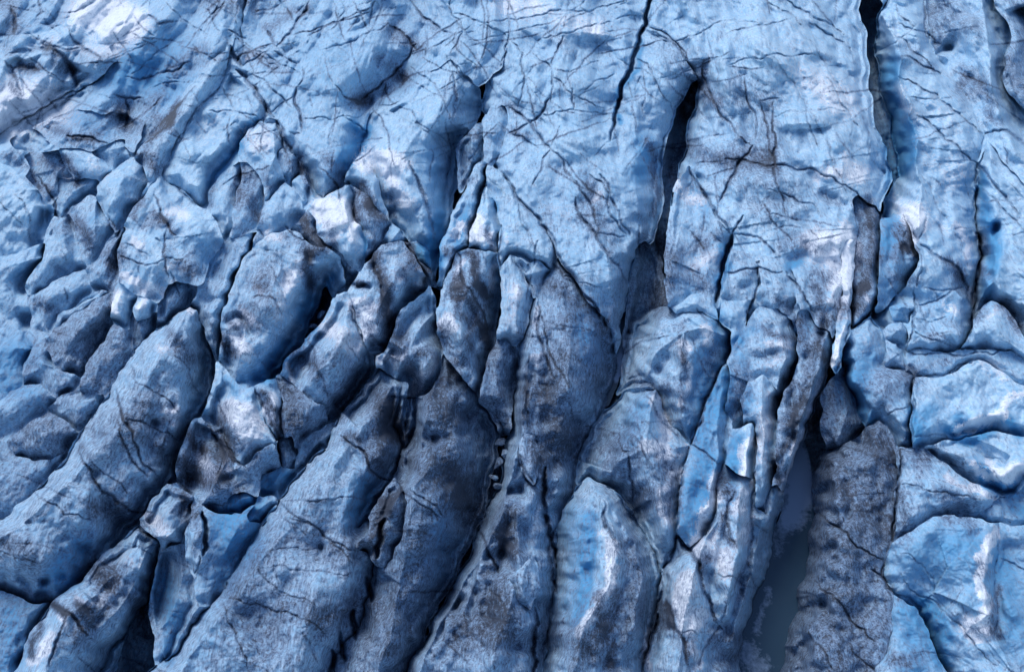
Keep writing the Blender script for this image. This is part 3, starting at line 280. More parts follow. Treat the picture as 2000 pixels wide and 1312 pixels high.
# cracks: points | half-width px | depth m | dirt on it
CR = """
1283,-60 1262,50 1245,95 1225,150 1208,205 1200,245 1192,275|7|4.5|.5
1262,50 1292,62 1322,86 1347,128 1366,158|3|.5|.6
1375,115 1372,150 1392,195 1420,235 1450,270 1468,285|3.5|.6|.7
1470,285 1450,310 1437,335 1420,360 1410,385 1402,400|4.5|.9|.8
1455,150 1458,190 1470,215 1478,245 1475,275|3|.5|.6
1510,200 1508,240 1510,300 1512,340 1520,370 1530,400 1535,420|3.5|.6|.8
1485,195 1493,235 1500,270 1512,310 1520,345|3|.4|.7
1415,310 1470,318 1540,325 1590,330 1625,345 1660,368 1700,400|3.5|.7|.7
1345,325 1360,355 1385,390 1402,425 1425,455|5|1.1|.6
1452,420 1440,440 1430,460|4|1.5|.4
1430,458 1420,490 1412,525 1405,560 1398,600|9|6|.3
1500,370 1535,380 1590,400 1600,420|3.5|.7|.5
1500,420 1540,425 1570,440 1600,470|3|.5|.4
1430,455 1465,460 1500,480 1518,500|4|.8|.5
1482,522 1480,560 1468,590 1455,630|4|1.2|.5
1410,535 1450,527 1484,522 1530,530|3.5|.8|.5
1535,530 1560,560 1580,595 1592,612|4|1|.5
1265,60 1300,75 1330,100 1352,140|3|.4|.5
1200,110 1240,135 1275,150|2.2|.3|.3
1268,58 1310,82 1345,70 1375,60 1430,40 1500,42|2.5|.3|.3
1495,0 1540,25 1565,50|3|.5|.4
1535,0 1580,25 1615,45 1650,70|4|.7|.5
1580,45 1625,70 1660,95 1670,125|3.5|.6|.4
1420,130 1460,115 1510,106 1570,105 1600,110|3|.4|.4
1510,230 1545,215 1600,215 1665,218|2.5|.3|.3
1480,60 1520,120 1560,180 1600,250 1620,290|2.5|.3|.3
1560,60 1600,110 1640,170 1665,215|2.5|.3|.3
1610,150 1640,200 1680,250|3|.4|.4
1370,155 1340,175 1310,185|2.5|.3|.3
1240,110 1265,125 1290,180 1310,200 1318,225|3|.5|.5
1200,40 1230,30 1250,32|2.2|.3|.3
996,0 993,40 993,75 985,110 978,130|3|.6|.6
880,0 882,30 900,42 905,60 895,80 880,105|3.2|.6|.6
800,0 815,20 840,40 862,60 885,66|3.5|.7|.7
884,28 925,40 950,50 975,60 990,75|3|.5|.5
995,76 1010,90 1022,105 1020,140 1025,160 1018,190 1010,210|3|.6|.6
1040,105 1070,125 1078,140 1080,170 1078,205|3|.6|.6
1100,70 1090,95 1080,115 1077,130|3.5|.7|.7
930,60 1010,40 1060,30 1130,24 1170,15 1230,0|3|.4|.4
910,75 960,72 1000,62 1050,50 1090,35|2.5|.3|.4
1050,80 1100,65 1150,52 1200,42|2.5|.4|.4
1070,150 1100,165 1118,185 1150,200 1180,212|2.5|.4|.5
1118,175 1122,215|3.5|.6|.6
1080,135 1110,140 1118,180|2.5|.4|.5
1130,180 1160,160 1200,145|2.5|.4|.4
1075,190 1062,215 1045,235 1034,240|5|1|.8
995,210 1015,222 1034,238 1048,260 1062,280 1076,292|5|.9|.8
1034,240 1010,255 990,262|4|.7|.8
1076,292 1100,312 1105,335 1130,362 1137,372|4|.7|.6
1076,292 1060,310 1052,340 1040,360|3.5|.7|.5
1095,245 1088,265 1078,285|2.5|.4|.5
990,262 1030,275 1052,290|3|.5|.6
1045,220 1100,218 1150,220 1190,225|2.5|.5|.4
968,324 995,358 1026,404 1068,449 1088,498 1123,544 1163,599 1184,635|6|1.6|.5
1112,340 1135,375 1160,420 1170,450|4|.8|.7
1170,340 1190,370 1200,400 1215,440 1235,465|4.5|.9|.6
1150,340 1175,355 1190,380 1192,420 1225,460|3.5|.8|.5
1125,385 1130,415 1165,460 1175,480 1210,520 1225,555|5|1.2|.6
1160,460 1195,458 1225,462|3|.6|.4
1248,440 1246,475 1250,500|4|1.3|.4
880,116 895,140 907,150 925,165|3.5|.6|.6
885,150 888,200 885,235|5|.8|.6
800,130 830,150 850,165 870,205 888,240|3|.5|.5
770,200 800,215 815,240 850,260 880,285|3.5|.5|.5
800,230 840,260 860,285 880,330|3|.4|.4
799,315 808,340 821,367 830,395 839,425 847,470|6|1.1|.9
770,10 780,30 700,60|1.5|.1|.2
687,2 700,22 712,48 722,60|3.5|.6|.6
732,2 724,30 722,55|3|.5|.6
650,0 662,25 660,32|2.5|.4|.4
687,3 672,25 658,48 640,60|2.5|.4|.5
605,0 585,35 575,55 555,75 540,92|5|.8|.8
560,15 572,40|3.5|.5|.7
522,60 530,72 538,92|5|.7|.9
470,75 500,100 530,115 560,130 590,150|2.5|.4|.4
450,90 465,120 472,132|7|1|.7
470,132 500,115 525,100|3|.5|.5
461,137 480,150 500,177 512,200 522,213 535,230|8|1.1|.9
490,140 515,155 530,175 555,195 570,212|3.5|.6|.6
580,170 575,190 580,210 590,240 588,260|5|.9|.8
590,130 592,155 582,170|3.5|.6|.6
540,235 552,255 560,280 572,300|7|1.3|.9
540,240 550,260 552,285 560,300|5|1|.8
588,262 575,262 565,258|3|.5|.6
535,100 560,115 580,125|4|.5|.7
500,105 525,125 560,128|2.5|.4|.4
620,100 655,90 700,75 740,60 760,45|3.5|.4|.3
590,235 650,235 700,230 720,215|2.2|.4|.2
670,225 700,245 718,260|3.5|.8|.2
652,165 690,195 710,205|3|.5|.7
700,205 740,170 775,135 800,110 815,85|3.5|.7|.7
760,50 790,70 805,90 815,100|4|.5|.7
740,30 755,15 800,10|2|.3|.3
830,60 835,85 830,110|4|.6|.6
900,40 890,65 868,92|2.2|.4|.4
440,0 430,20 415,40 430,62|3|.6|.7
400,15 412,30 440,12|3|.5|.7
440,60 465,70 480,75|3|.5|.5
430,170 395,200 375,225 362,250 340,285|4|.7|.4
433,170 448,195 458,215|3|.5|.6
400,217 440,216 480,222 505,232|3|.5|.4
450,225 445,260 452,285|3.5|.5|.8
330,308 370,315 425,320|2|.3|.2
345,365 360,380 385,402|4|1|.4
355,205 390,218|2|.3|.2
20,10 30,50 28,70|6|.5|.7
75,0 80,25 70,35|4|.4|.6
75,70 85,88 110,92 165,88|4|.3|.8
130,50 150,85 185,105 200,118|5|.5|.7
100,90 130,120 140,130 150,165 152,178|8|.8|.9
10,110 60,100 120,92|6|.3|.8
20,135 60,130 75,138|8|.3|.9
10,120 30,150 40,185|6|.4|.8
290,30 310,48 345,42|5|.5|.8
245,150 300,150 340,140 370,120|4|.5|.7
205,145 180,165 120,192|3|.8|.4
220,185 245,192 280,192|4|.6|.7
245,195 250,220 245,250|5|.6|.6
130,265 170,268 210,280|4|.8|.8
1700,60 1730,80 1760,95|0|0|0
1720,50 1780,70 1850,90|1.5|.2|.2
1740,60 1770,80 1790,105 1820,130|2.5|.4|.5
1750,10 1762,35 1785,55|3.5|.6|.6
1805,0 1806,40 1810,80|3.5|.7|.7
1755,45 1810,65 1828,80|3|.5|.6
1760,110 1790,120 1820,135 1840,150|3.5|.6|.7
1755,150 1790,165 1830,185 1860,215 1900,245 1920,262|3.5|.7|.6
1790,225 1830,252 1870,285 1907,318|4|.8|.7
1907,318 1930,345 1960,380 1990,420|5|.9|.8
1855,270 1875,300 1890,330|2.2|.3|.3
1924,262 1960,255 2000,280 2050,320|5|1|.7
1800,340 1830,400 1860,450 1880,490 1890,520|3|.3|.5
1920,370 1945,390 1970,420 2000,450|3.5|.6|.7
1908,322 1905,360 1902,400 1910,455|5|1.6|.4
1906,455 1916,500 1905,550 1901,600 1897,640|7|3|.5
1770,420 1790,465 1800,480 1850,510 1875,530 1890,560 1897,600|5|1|.6
1810,420 1805,450 1795,470|4|.8|.6
1790,480 1800,500 1793,540 1790,560|4|.8|.4
1785,560 1790,600 1785,640 1770,680|4|1.2|.5
1805,562 1840,568 1880,560|3.5|.7|.5
1790,595 1830,588 1864,566|4|.8|.6
1780,645 1810,660 1850,672 1875,680|3|.7|.5
1790,622 1830,625 1850,618|2|.4|.4
1768,683 1820,690 1900,690 1975,683|4|.9|.5
1790,735 1850,730 1900,708|4|.9|.6
1783,738 1786,790 1778,820 1780,870|6|2.5|.4
1730,812 1750,800 1775,795|3|.6|.5
1780,852 1800,850 1850,853|4|.8|.4
1755,870 1758,920 1752,970 1748,1000 1745,1060|4|1.8|.5
1600,1000 1640,1030 1690,1075 1728,1095|3|1|.7
1728,1095 1722,1125 1745,1158|3.5|1.2|.6
1700,1110 1725,1130 1745,1157|3.5|1.1|.6
1745,1158 1775,1165 1800,1185|5|1.3|.5
1590,1130 1625,1160 1660,1210 1710,1255|3|.7|.7
1760,1120 1800,1165 1850,1200 1900,1250 1950,1300|2.5|.6|.4
1575,1225 1610,1270 1630,1312|2.5|.5|.5
1755,1080 1800,1100 1825,1130 1828,1160|2.2|.4|.4
1758,945 1850,960 1925,975|2|.4|.5
1660,1260 1700,1300 1735,1330|2.5|.4|.5
1955,1090 1980,1100 2010,1115|3.5|.7|.3
1900,905 1930,910 1975,960|2.5|.5|.5
1880,870 1905,880 1950,895|3|.5|.3
1418,710 1398,745 1375,790 1357,850 1350,868|5|1.6|.8
1350,868 1380,885 1400,905 1412,905|3.5|1|.5
1345,872 1335,920 1325,970 1322,1040|5|1.6|.3
1322,1040 1312,1090 1290,1120|5|2|.5
1322,1040 1345,1070 1365,1100 1385,1170 1400,1210|6|1.6|.8
1292,1125 1285,1180 1270,1250 1255,1320|5|2|.6
1383,1160 1395,1210 1412,1230|3|.8|.6
1435,960 1420,1000 1425,1050 1440,1070|4|.8|.5
1475,920 1470,980 1470,1030 1465,1070 1455,1110|4|1|.5
1420,1180 1440,1130 1465,1070|3|.7|.4
1365,1300 1385,1250 1415,1200 1435,1140|3|.6|.4
1395,1120 1430,1125 1475,1148|2.5|.5|.4
1322,1235 1350,1230 1365,1240|2.5|.5|.4
1300,1170 1310,1200 1330,1240 1345,1300|5|.8|.9
1225,880 1230,910 1235,940 1235,975|4|1|.6
1260,770 1280,800 1300,830 1330,870|4|1|.5
1207,845 1215,880 1232,882|3|.6|.5
1360,600 1380,625 1400,632|3|.6|.6
1262,835 1300,888 1340,893|2.2|.3|.3
1345,655 1360,690 1385,735|2.2|.4|.4
1220,690 1270,665 1310,655|3|.6|.5
1183,980 1178,1010 1190,1035 1203,1060|6|1.3|.6
1065,912 1062,1003 1071,1043 1086,1107|8|3.5|.6
1044,1186 1042,1250 1040,1330|7|3|.6
1085,1030 1078,1100 1088,1160|6|2|.5
1050,590 1050,640 1062,680 1085,740|4.5|1|.6
1045,600 1070,665 1085,715 1110,760|3|.7|.6
1033,690 1030,750 1028,800 1030,818|4.5|.8|.6
1010,880 1020,905 1032,930 1045,950|4|1|.5
1015,905 1035,945 1042,950|4|1|.6
930,1030 950,1070 975,1120|4.5|1.4|.7
955,1150 975,1165 990,1200|3|.6|.6
1060,620 1120,640 1170,660|2.2|.3|.3
1002,500 1010,520 1018,540|3|.6|.2
1013,400 1016,425 1018,437|3.5|.8|.3
1018,437 1035,470 1040,485|2.5|.4|.2
1050,470 1043,500 1042,520|4|1|.2
1085,500 1080,515 1100,540 1125,545|3|.8|.6
1105,545 1150,555 1175,560|3|.6|.4
979,440 977,480 977,530|4|1.5|.4
950,355 948,385 945,400|3|.8|.4
885,480 900,520 925,580 950,650|4|.5|.9
1000,498 1025,545 1040,560|4.5|1|.5
752,1012 745,1050 735,1090|9|5|.3
715,1125 722,1150 725,1175|8|5|.2
690,1190 694,1225 695,1248|9|5.5|.2
664,1230 668,1260 675,1290|7|4|.2
648,1268 650,1300 650,1340|8|5|.2
773,940 785,960 820,985 860,1010|3.5|.8|.5
800,955 830,975 870,1010|3|.7|.4
540,975 570,1003 620,1030 660,1060 700,1078|3.5|.7|.6
555,1010 600,1020 640,1050 690,1105|3|.5|.5
545,978 620,980 665,970 725,985|2.5|.4|.4
480,1070 560,1070 640,1070|2|.3|.3
500,1105 590,1113 700,1118|2.5|.3|.3
430,1165 520,1185 600,1210 640,1245|2.5|.4|.5
430,1170 445,1215 470,1260 485,1310|3|.5|.5
590,1235 610,1270 625,1300|2.5|.4|.4
490,1095 530,1140 560,1160 620,1185|2.5|.4|.3
665,850 690,870 710,880 725,920 770,940|4|1.1|.8
640,735 660,725 690,780|0|0|0
675,665 715,710 690,720|2|.4|.3
600,664 620,720 640,790|2|.3|.4
395,1000 401,1020 401,1050 396,1084|8|6|.0
380,1120 390,1085|3|1|.4
385,990 410,985 440,993|3|.6|.4
440,870 460,900 480,912|4|.9|.7
405,830 430,860 455,900 478,910|4|1|.7
527,837 540,865 550,910|4|2.5|.5
498,765 520,800 545,855|5|.5|.9
424,770 430,800 445,830|2.5|.5|.5
408,765 418,775|3|.6|.5
155,870 165,905 185,940 200,960 240,985 300,1000|4|.8|.7
225,760 240,820 260,860 275,900 310,930|4|.7|.8
230,820 245,870 290,930|3.5|.5|.8
240,820 290,830 330,845 350,860|2.5|.5|.6
258,735 270,750 300,765 350,805|2.5|.5|.6
255,712 262,740|3|.5|.5
65,960 110,985 125,1005 180,1015|2.5|.5|.5
340,695 370,720 390,770|2.5|.4|.5
180,905 230,940 250,965|2.5|.4|.4
0,1075 40,1090 85,1098|2.5|.4|.4
100,1180 140,1200 170,1240|5|.8|.9
130,1200 110,1250 95,1300|5|.8|.8
150,1280 175,1300 190,1325|3|.6|.5
240,1060 260,1065 300,1085|3|.4|.4
300,1110 290,1170 260,1230|3|.8|.6
325,450 320,500 322,520 330,540|4|.8|.8
230,500 270,515 325,503 360,505|3|.6|.6
300,380 320,430 345,460|4|.6|.9
303,465 313,472|4|1|.1
245,475 270,490 290,498|2.5|.4|.5
332,530 340,555 350,580|3|.6|.6
75,345 110,400 115,430|3|.8|.7
30,380 60,440 60,480|3.5|.6|.5
0,395 20,415 45,440|2.5|.4|.4
200,395 215,430 225,445|3|.6|.5
120,490 130,510|2.5|.4|.4
125,560 130,590|2.5|.4|.5
520,510 540,550 560,600|2|.3|.3
555,440 565,452 600,470|3|.5|.6
492,580 530,580 560,620|2.5|.4|.5
470,690 500,690 540,760|2|.3|.3
670,345 690,400 693,430 680,435|3.5|.7|.5
730,500 740,540 755,590 760,640|4|.5|.8
685,555 700,560 715,555|6|.8|.8
684,605 700,640 710,665|4|1|.5
1570,860 1565,905 1560,960|0|0|0
"""
# stains of silt on the ice: points | half-width | strength
DT = """
310,200 345,150 400,120|9|.5
400,0 470,5 505,15|16|.6
0,0 30,60 10,90|20|.6
40,130 75,135|10|.9
25,150 40,190|8|.8
95,90 140,140|12|.8
165,110 210,125|22|.5
235,215 250,250|14|.6
215,225 265,205 300,190|14|.5
280,240 300,230|14|.4
110,255 190,262|10|.6
330,130 370,105 400,95|9|.6
350,200 310,260 280,300|8|.5
300,260 340,225|14|.5
280,310 300,330|14|.5
760,55 790,75 815,95|16|.8
740,115 775,130 790,150|12|.7
700,200 745,180 785,155|14|.7
690,195 720,205|12|.8
520,55 545,40 600,20|10|.7
460,110 500,110 540,125|9|.4
480,100 520,130 560,140|7|.4
820,30 850,60|10|.3
880,180 890,230|14|.35
985,195 1010,215|8|.5
1000,255 1030,265|8|.6
1080,60 1120,110|12|.3
1300,100 1360,150|26|.35
1370,170 1400,200|12|.7
1380,120 1370,160|8|.8
1450,170 1500,200|26|.5
1400,200 1460,260|30|.25
1500,240 1515,330|16|.5
1440,290 1500,300|22|.4
1340,290 1360,280 1420,320|14|.4
1330,190 1340,230|10|.5
1345,300 1400,310 1500,320|12|.5
1460,330 1540,380|34|.35
1420,340 1480,400|26|.3
1500,420 1540,450|20|.3
1600,380 1640,400|8|.5
1530,480 1570,490|16|.6
1560,460 1600,490|12|.4
1695,390 1710,420 1705,470 1695,530 1685,560|12|.9
1672,400 1680,440 1676,520|10|.5
1660,600 1690,580|16|1.0
1670,570 1700,560|9|.9
1690,585 1705,560|8|-.8
1690,410 1700,440|5|.6
1590,560 1600,590|10|.8
1600,610 1620,630 1640,600|12|.8
1590,530 1610,545|12|.5
1540,620 1560,625|10|.6
1605,640 1610,700|8|.9
1515,590 1540,600|12|.6
1490,640 1520,655 1550,660|8|.8
1480,690 1530,690|10|.4
1560,640 1590,700 1570,760 1540,830|16|.6
1570,780 1540,860 1520,940|9|.9
1450,720 1440,800|16|.5
1540,730 1530,780|10|.6
1360,460 1380,490|10|.5
1358,540 1370,560|18|.7
1320,500 1400,460|10|.5
1290,480 1290,600|22|.8
1310,340 1325,300|10|.6
1262,275 1275,320 1285,370 1275,420|8|.9
1250,420 1255,480|8|.6
1330,640 1335,700|14|.5
1335,690 1330,750 1335,800|6|.7
1400,680 1380,720|14|.5
1240,740 1300,760|12|.6
1290,900 1280,980|22|.5
1240,1000 1250,960|20|.7
1225,850 1240,900|26|.5
1180,870 1200,930|24|.5
1310,930 1310,1000|14|.4
1415,935 1425,960|14|.9
1420,1000 1430,1060|8|.7
1380,1090 1370,1110|10|.8
1300,1180 1310,1220|9|1.2
1290,1200 1285,1240|12|.6
1340,1250 1350,1300|14|.5
1395,1250 1430,1240|16|.6
1450,1260 1420,1290|22|.7
1460,1100 1450,1160|10|.3
1230,1060 1240,1150 1220,1250|26|.6
1165,1240 1190,1220 1205,1160|14|.8
1135,1260 1125,1312|16|.5
1170,1160 1190,1300|10|.8
1090,1240 1150,1260|30|.5
1160,1280 1200,1300|20|.6
1040,860 1060,960|16|.5
1000,1000 990,1060|22|.7
975,1040 1000,1080|16|.6
1060,760 1090,850|34|.6
1030,760 1028,830|10|.5
1100,640 1160,720|40|.25
1090,560 1110,620|14|.5
1100,700 1080,760|26|.4
1180,640 1160,760|24|.4
1120,850 1060,900|26|.5
1150,370 1170,400|20|.5
1130,410 1160,450|18|.5
1180,440 1200,500|16|.45
1210,550 1210,620|18|.5
1100,530 1150,590|24|.3
1060,400 1090,450|16|.3
1150,590 1180,640|18|.4
1140,340 1160,370|9|.5
1040,320 1110,340|10|.35
950,450 960,480|7|1.1
905,360 925,350|7|.5
875,490 885,510|10|1
885,540 895,580|9|.6
918,495 925,530 945,570|9|1.4
935,560 955,580|12|.9
900,540 910,580 930,620 945,660|9|1.1
880,560 895,610 920,680|8|.9
950,600 940,650|10|.6
860,640 870,670|12|.7
1010,640 1018,660|9|.5
960,640 955,680|10|.6
1040,570 1070,560|12|.5
710,362 720,400|9|1.0
720,400 745,425|12|.9
705,355 700,375|8|.6
690,400 700,430|6|.6
595,430 612,460 640,480|12|1.1
604,500 600,530 606,560|10|1.4
600,490 620,490|12|.7
560,460 590,470 600,490|12|.4
640,440 650,470|12|.5
540,500 500,540|22|.4
500,560 530,550|18|.4
530,600 500,600|22|.5
440,620 460,640|6|.9
438,660 455,690|10|1.1
470,610 500,640|14|.6
505,560 520,570|10|.5
735,500 745,540 755,580|12|1.4
750,590 760,620|12|1.2
700,553 715,557|7|1.2
800,480 830,530|12|1.0
790,520 800,560|14|.5
760,480 780,475|10|.5
770,620 780,660|16|.4
730,610 760,660|10|.6
720,640 750,680|10|.5
700,620 690,600|8|.3
580,700 600,680|20|.5
620,720 650,700|20|.4
600,700 640,760|10|.3
690,730 660,800|20|.7
560,760 580,830|20|.6
510,765 545,850|7|1.3
440,790 430,820|10|.5
420,830 450,890|14|.7
370,850 380,870 400,880|12|.9
360,900 380,930|14|.9
425,900 440,870|14|.8
430,930 440,935|12|1.2
450,970 470,960|16|.5
390,930 420,950|14|.6
345,905 365,940|8|.7
440,830 470,870 500,890|16|.5
360,960 378,1000|12|.8
350,1000 365,1020|9|.6
330,950 360,980|12|.4
385,1010 380,1080|7|.5
255,820 290,790|24|.6
280,850 310,870|20|.5
350,680 380,700|16|.6
330,650 350,670|10|.5
200,850 230,880|26|.4
180,990 230,1000|16|.7
160,870 185,950|7|.4
240,960 270,1000|26|.3
60,1090 0,1060|20|.5
195,1115 210,1140|22|1.1
225,1125 240,1110|12|.5
255,1165 270,1180|20|.8
105,1180 125,1195|9|1.4
80,1220 60,1280|7|1.0
160,1200 150,1250|26|.7
205,1190 180,1210|18|.6
150,1180 170,1190|8|.9
270,1030 300,1060|10|.4
285,440 300,430 340,450|10|.7
300,415 330,430|7|.7
330,490 350,520|12|.5
370,500 380,540|14|.5
365,530 385,530|14|.6
240,500 280,510|10|.3
310,540 300,580|8|.3
280,390 262,420|9|.9
215,440 230,450|7|.9
330,230 340,260|6|.5
295,310 310,330|14|.4
345,205 325,250|6|.7
125,310 150,340 150,360|9|1.1
85,310 110,330|10|.6
60,350 100,370|12|.5
30,265 60,300|8|.4
10,305 40,320|8|.6
155,440 175,480|12|.9
140,425 120,450|14|.5
75,590 90,600|12|.8
230,480 220,520|14|.7
205,500 215,560|12|.5
420,350 410,400|7|.5
485,350 490,400|18|.6
470,330 460,400|7|.6
520,330 525,370|9|.6
500,420 510,430|10|.6
590,330 605,370|9|.9
640,310 660,360|14|.7
560,300 575,340|6|.6
585,300 590,330|6|.8
760,380 770,420|9|.7
880,60 900,100|7|.3
1000,590 1030,610|6|.3
900,700 880,740|20|.7
850,770 880,810|26|.8
780,660 800,720|16|.6
820,690 840,690|10|.8
740,770 750,830|24|.8
760,850 740,900|22|.9
760,800 790,850|20|.8
700,860 680,850|10|.8
860,860 900,960|34|.5
890,930 920,1000|30|.6
800,900 830,940|20|.3
750,980 740,1040|14|.8
780,960 760,1000|10|.7
700,1060 660,1080|26|.5
620,970 600,1020|26|.2
700,1180 640,1200|30|.6
560,1180 620,1220|30|.4
500,1100 460,1150|26|.4
480,1200 520,1260|40|.4
540,1050 600,1060|30|.3
820,1020 800,1120|30|.4
780,1180 760,1260|34|.4
880,1160 900,1220|20|.3
900,1250 960,1200|40|.5
960,1120 1000,1250|30|.5
1600,1000 1700,960|60|.15
1620,900 1650,960|22|.35
1700,850 1730,900|24|.5
1640,1200 1680,1290|60|.2
1700,1000 1740,1040|30|.4
1745,1290 1800,1280|14|.7
1620,1060 1660,1100|40|.2
1760,880 1800,900|20|.6
1755,960 1765,1040|14|.5
1840,960 1880,980|18|.5
1850,1010 1900,1030|14|.6
1830,880 1880,900|14|.5
1880,910 1900,940|10|.3
1910,1100 1930,1120|14|.4
1880,1200 1930,1230|18|.4
1950,1150 1950,1240|9|.8
1730,730 1770,740|24|.6
1700,760 1730,780|20|.4
1770,720 1860,700|10|.5
1780,740 1800,760|12|.4
1850,630 1880,650|12|.5
1800,640 1840,660|10|.4
1870,540 1890,570|14|.8
1850,510 1880,540|10|.8
1760,450 1775,480|12|1.0
1745,500 1760,480|10|.6
1770,485 1790,500|8|.9
1745,540 1790,550|10|.7
1910,460 1925,490|9|.9
1915,520 1930,540|12|.7
1955,595 1990,640|9|1.1
1920,590 1905,620|16|.6
1880,130 1870,180|9|.5
1850,10 1900,50|26|.6
1900,150 1890,180|20|.5
1790,120 1820,140|8|.5
1820,20 1830,90|14|.6
1915,165 1940,200|12|.7
1930,220 1950,240|10|.7
1970,130 2010,180|24|.6
1990,20 2010,100|18|.5
1760,110 1780,100|14|.4
1765,235 1780,200|8|.6
"""
# patches of clean white ice (weathering crust)
WT = """
150,30 230,60|34|.9
30,170 120,220|40|.8
20,200 20,240|30|.8
180,20 270,40|26|.8
400,100 420,110|12|.5
480,115 510,105|10|.8
480,260 520,250|14|.7
500,285 520,280|16|1
430,210 400,260|24|.5
60,90 110,75|8|.7
1000,20 1090,40|24|.7
1130,45 1170,50|20|.8
960,10 1040,5|16|.5
1480,60 1560,40|50|.35
1560,150 1650,180|40|.6
1600,170 1660,220|24|.5
1600,345 1680,350|14|1
1650,300 1690,330|12|.8
1600,480 1640,530|30|.9
1580,470 1650,480|20|.6
1650,440 1665,520|10|.9
1620,590 1600,640|9|.6
1790,410 1800,440|16|1.1
1770,430 1785,470|9|1.0
1745,390 1760,410|18|.6
1820,200 1860,240|24|.5
1880,300 1860,360|20|.5
1870,440 1895,520|8|.9
1890,560 1898,590|6|.9
1835,430 1850,450|10|.5
1300,330 1310,340|8|.5
1320,350 1370,390|14|.8
1350,520 1390,500|16|.7
1150,60 1170,70|8|.7
720,300 760,320|20|.8
770,330 800,400|16|.9
760,300 800,320|12|.7
700,320 720,330|12|.9
640,400 670,420|24|1.0
620,410 650,460|14|.8
670,400 690,460|10|.8
690,470 700,500|10|.4
720,460 730,470|8|.5
520,455 545,465|10|.8
570,540 590,520|16|.9
540,620 560,560|16|.7
460,640 480,690|14|1.3
475,610 490,625|10|1.0
500,560 510,570|8|.8
700,600 720,650|14|1.2
690,590 740,600|10|.7
780,540 800,530|14|.8
830,540 810,570|10|.8
640,640 690,680|20|.9
560,710 570,740|5|.9
450,800 480,820|18|1.6
480,810 500,840|16|1.5
525,790 545,830|9|1.6
530,770 540,790|6|1.2
395,885 420,920|12|1.5
400,940 420,935|9|1.1
440,900 450,920|6|1.0
470,850 480,860|10|.6
240,540 290,570|9|1.1
290,560 320,570|9|.9
330,415 360,420|14|.8
260,470 275,480|9|.9
325,525 350,520|7|.8
230,575 225,610|10|1.0
280,590 270,600|8|.9
370,605 375,610|6|1.2
120,330 135,350|6|.9
180,310 200,340|14|.6
50,310 70,320|9|.6
300,1020 320,1040|14|.8
280,1000 300,1010|9|.7
100,1240 85,1260|9|1.2
60,1290 90,1270|9|1.2
130,1230 115,1200|6|1.0
240,1080 270,1100|14|.5
230,1140 200,1165|12|.7
150,1170 170,1180|8|1.0
185,1180 220,1180|9|.6
310,680 340,680|10|.7
340,810 345,830|10|.7
320,820 340,800|14|.7
740,770 780,690|0|0
800,720 820,760|7|1.3
830,730 850,700|9|1.2
810,750 805,770|7|1.1
790,700 770,700|7|.9
740,700 790,680|10|.8
875,620 885,640|9|1.5
860,630 870,650|7|1.2
890,540 900,560|6|1.2
930,540 935,560|5|1.2
905,510 895,530|6|1.1
965,520 960,560|8|.9
935,430 925,460|12|1.3
935,470 960,460|8|1.1
960,480 968,490|6|.9
900,440 890,460|9|1.0
990,480 985,460|7|.5
1010,560 1015,580|8|.8
990,560 990,640|10|.5
1050,600 1045,640|7|.8
1060,695 1050,700|9|.9
1160,390 1170,380|9|1.0
1150,385 1140,380|6|.8
1110,420 1080,410|10|.4
1040,700 1050,710|8|.8
1070,740 1060,800|16|.5
1330,690 1328,790|5|1.4
1328,670 1345,680|7|1.4
1375,640 1385,670|10|1.0
1280,780 1300,850|12|1.1
1260,870 1290,880|12|1.3
1300,890 1320,920|14|1.2
1310,950 1310,1020|16|.8
1330,890 1340,870|8|.7
1290,960 1300,1000|9|.8
1200,1060 1202,1110|7|1.6
1195,1110 1180,1160|8|1.7
1170,1170 1150,1210|9|1.6
1140,1220 1130,1240|8|1.2
1175,1040 1190,1080|9|.7
1400,930 1400,970|9|1.3
1395,980 1370,1030|10|1.2
1360,1060 1370,1080|12|1.5
1395,1040 1400,1100|12|.7
1430,1000 1450,960|10|.7
1470,1010 1460,1060|8|.7
1345,1130 1340,1200|18|1.3
1370,1200 1340,1230|14|1.1
1350,1260 1365,1300|10|.9
1420,1080 1420,1120|16|.8
1450,1000 1440,1060|10|.6
1270,1230 1265,1300|7|1.2
1480,750 1475,830|0|0
1465,860 1450,930|9|.9
1500,770 1505,850|8|.6
1490,800 1488,900|12|.7
1470,940 1450,990|8|.6
1520,650 1545,680|9|.6
1500,670 1530,680|8|.8
1530,700 1500,720|9|.6
1630,700 1615,730|5|1.6
1605,740 1585,790|5|1.7
1580,800 1560,860|5|1.7
1555,870 1535,930|7|1.4
1530,930 1525,960|6|1.2
1665,540 1660,620|5|1.4
1650,640 1638,710|4|1.6
1640,620 1645,560|8|.8
1625,560 1630,590|10|.6
1900,700 1960,740|10|.5
1900,830 1960,810|9|1.3
1870,840 1900,835|9|1.0
1930,700 1960,720|7|.5
1960,790 2010,770|9|.8
1900,905 1960,930|9|.9
1970,930 1990,915|12|1.5
1930,900 1950,920|8|.8
1900,950 1940,970|6|1.2
1850,930 1900,955|8|.8
1925,1070 1935,1050|8|1.6
1910,1088 1930,1090|7|1.8
1920,1110 1918,1160|7|1.7
1930,1170 1935,1230|9|1.3
1945,1030 1940,1060|5|1.5
1890,1220 1910,1240|16|1.3
1960,600 1985,640|6|.6
1945,600 1930,620|6|.7
1720,40 1760,80|8|.6
1760,170 1790,230|10|.8
1800,260 1840,330|22|.4
1850,600 1870,610|14|.6
1700,650 1690,680|10|.4
1690,575 1700,590|4|1.2
1705,450 1712,520|4|.8
1703,400 1715,430|4|.7
1560,890 1568,960|20|.6
1560,960 1555,1010|24|.5
1530,1010 1520,1080|16|.25
1460,1270 1490,1330|26|.35
1500,1150 1480,1230|9|.3
1215,660 1205,740|7|.6
200,10 260,60|30|.5
150,100 220,100|16|.7
0,240 100,180|30|.6
"""
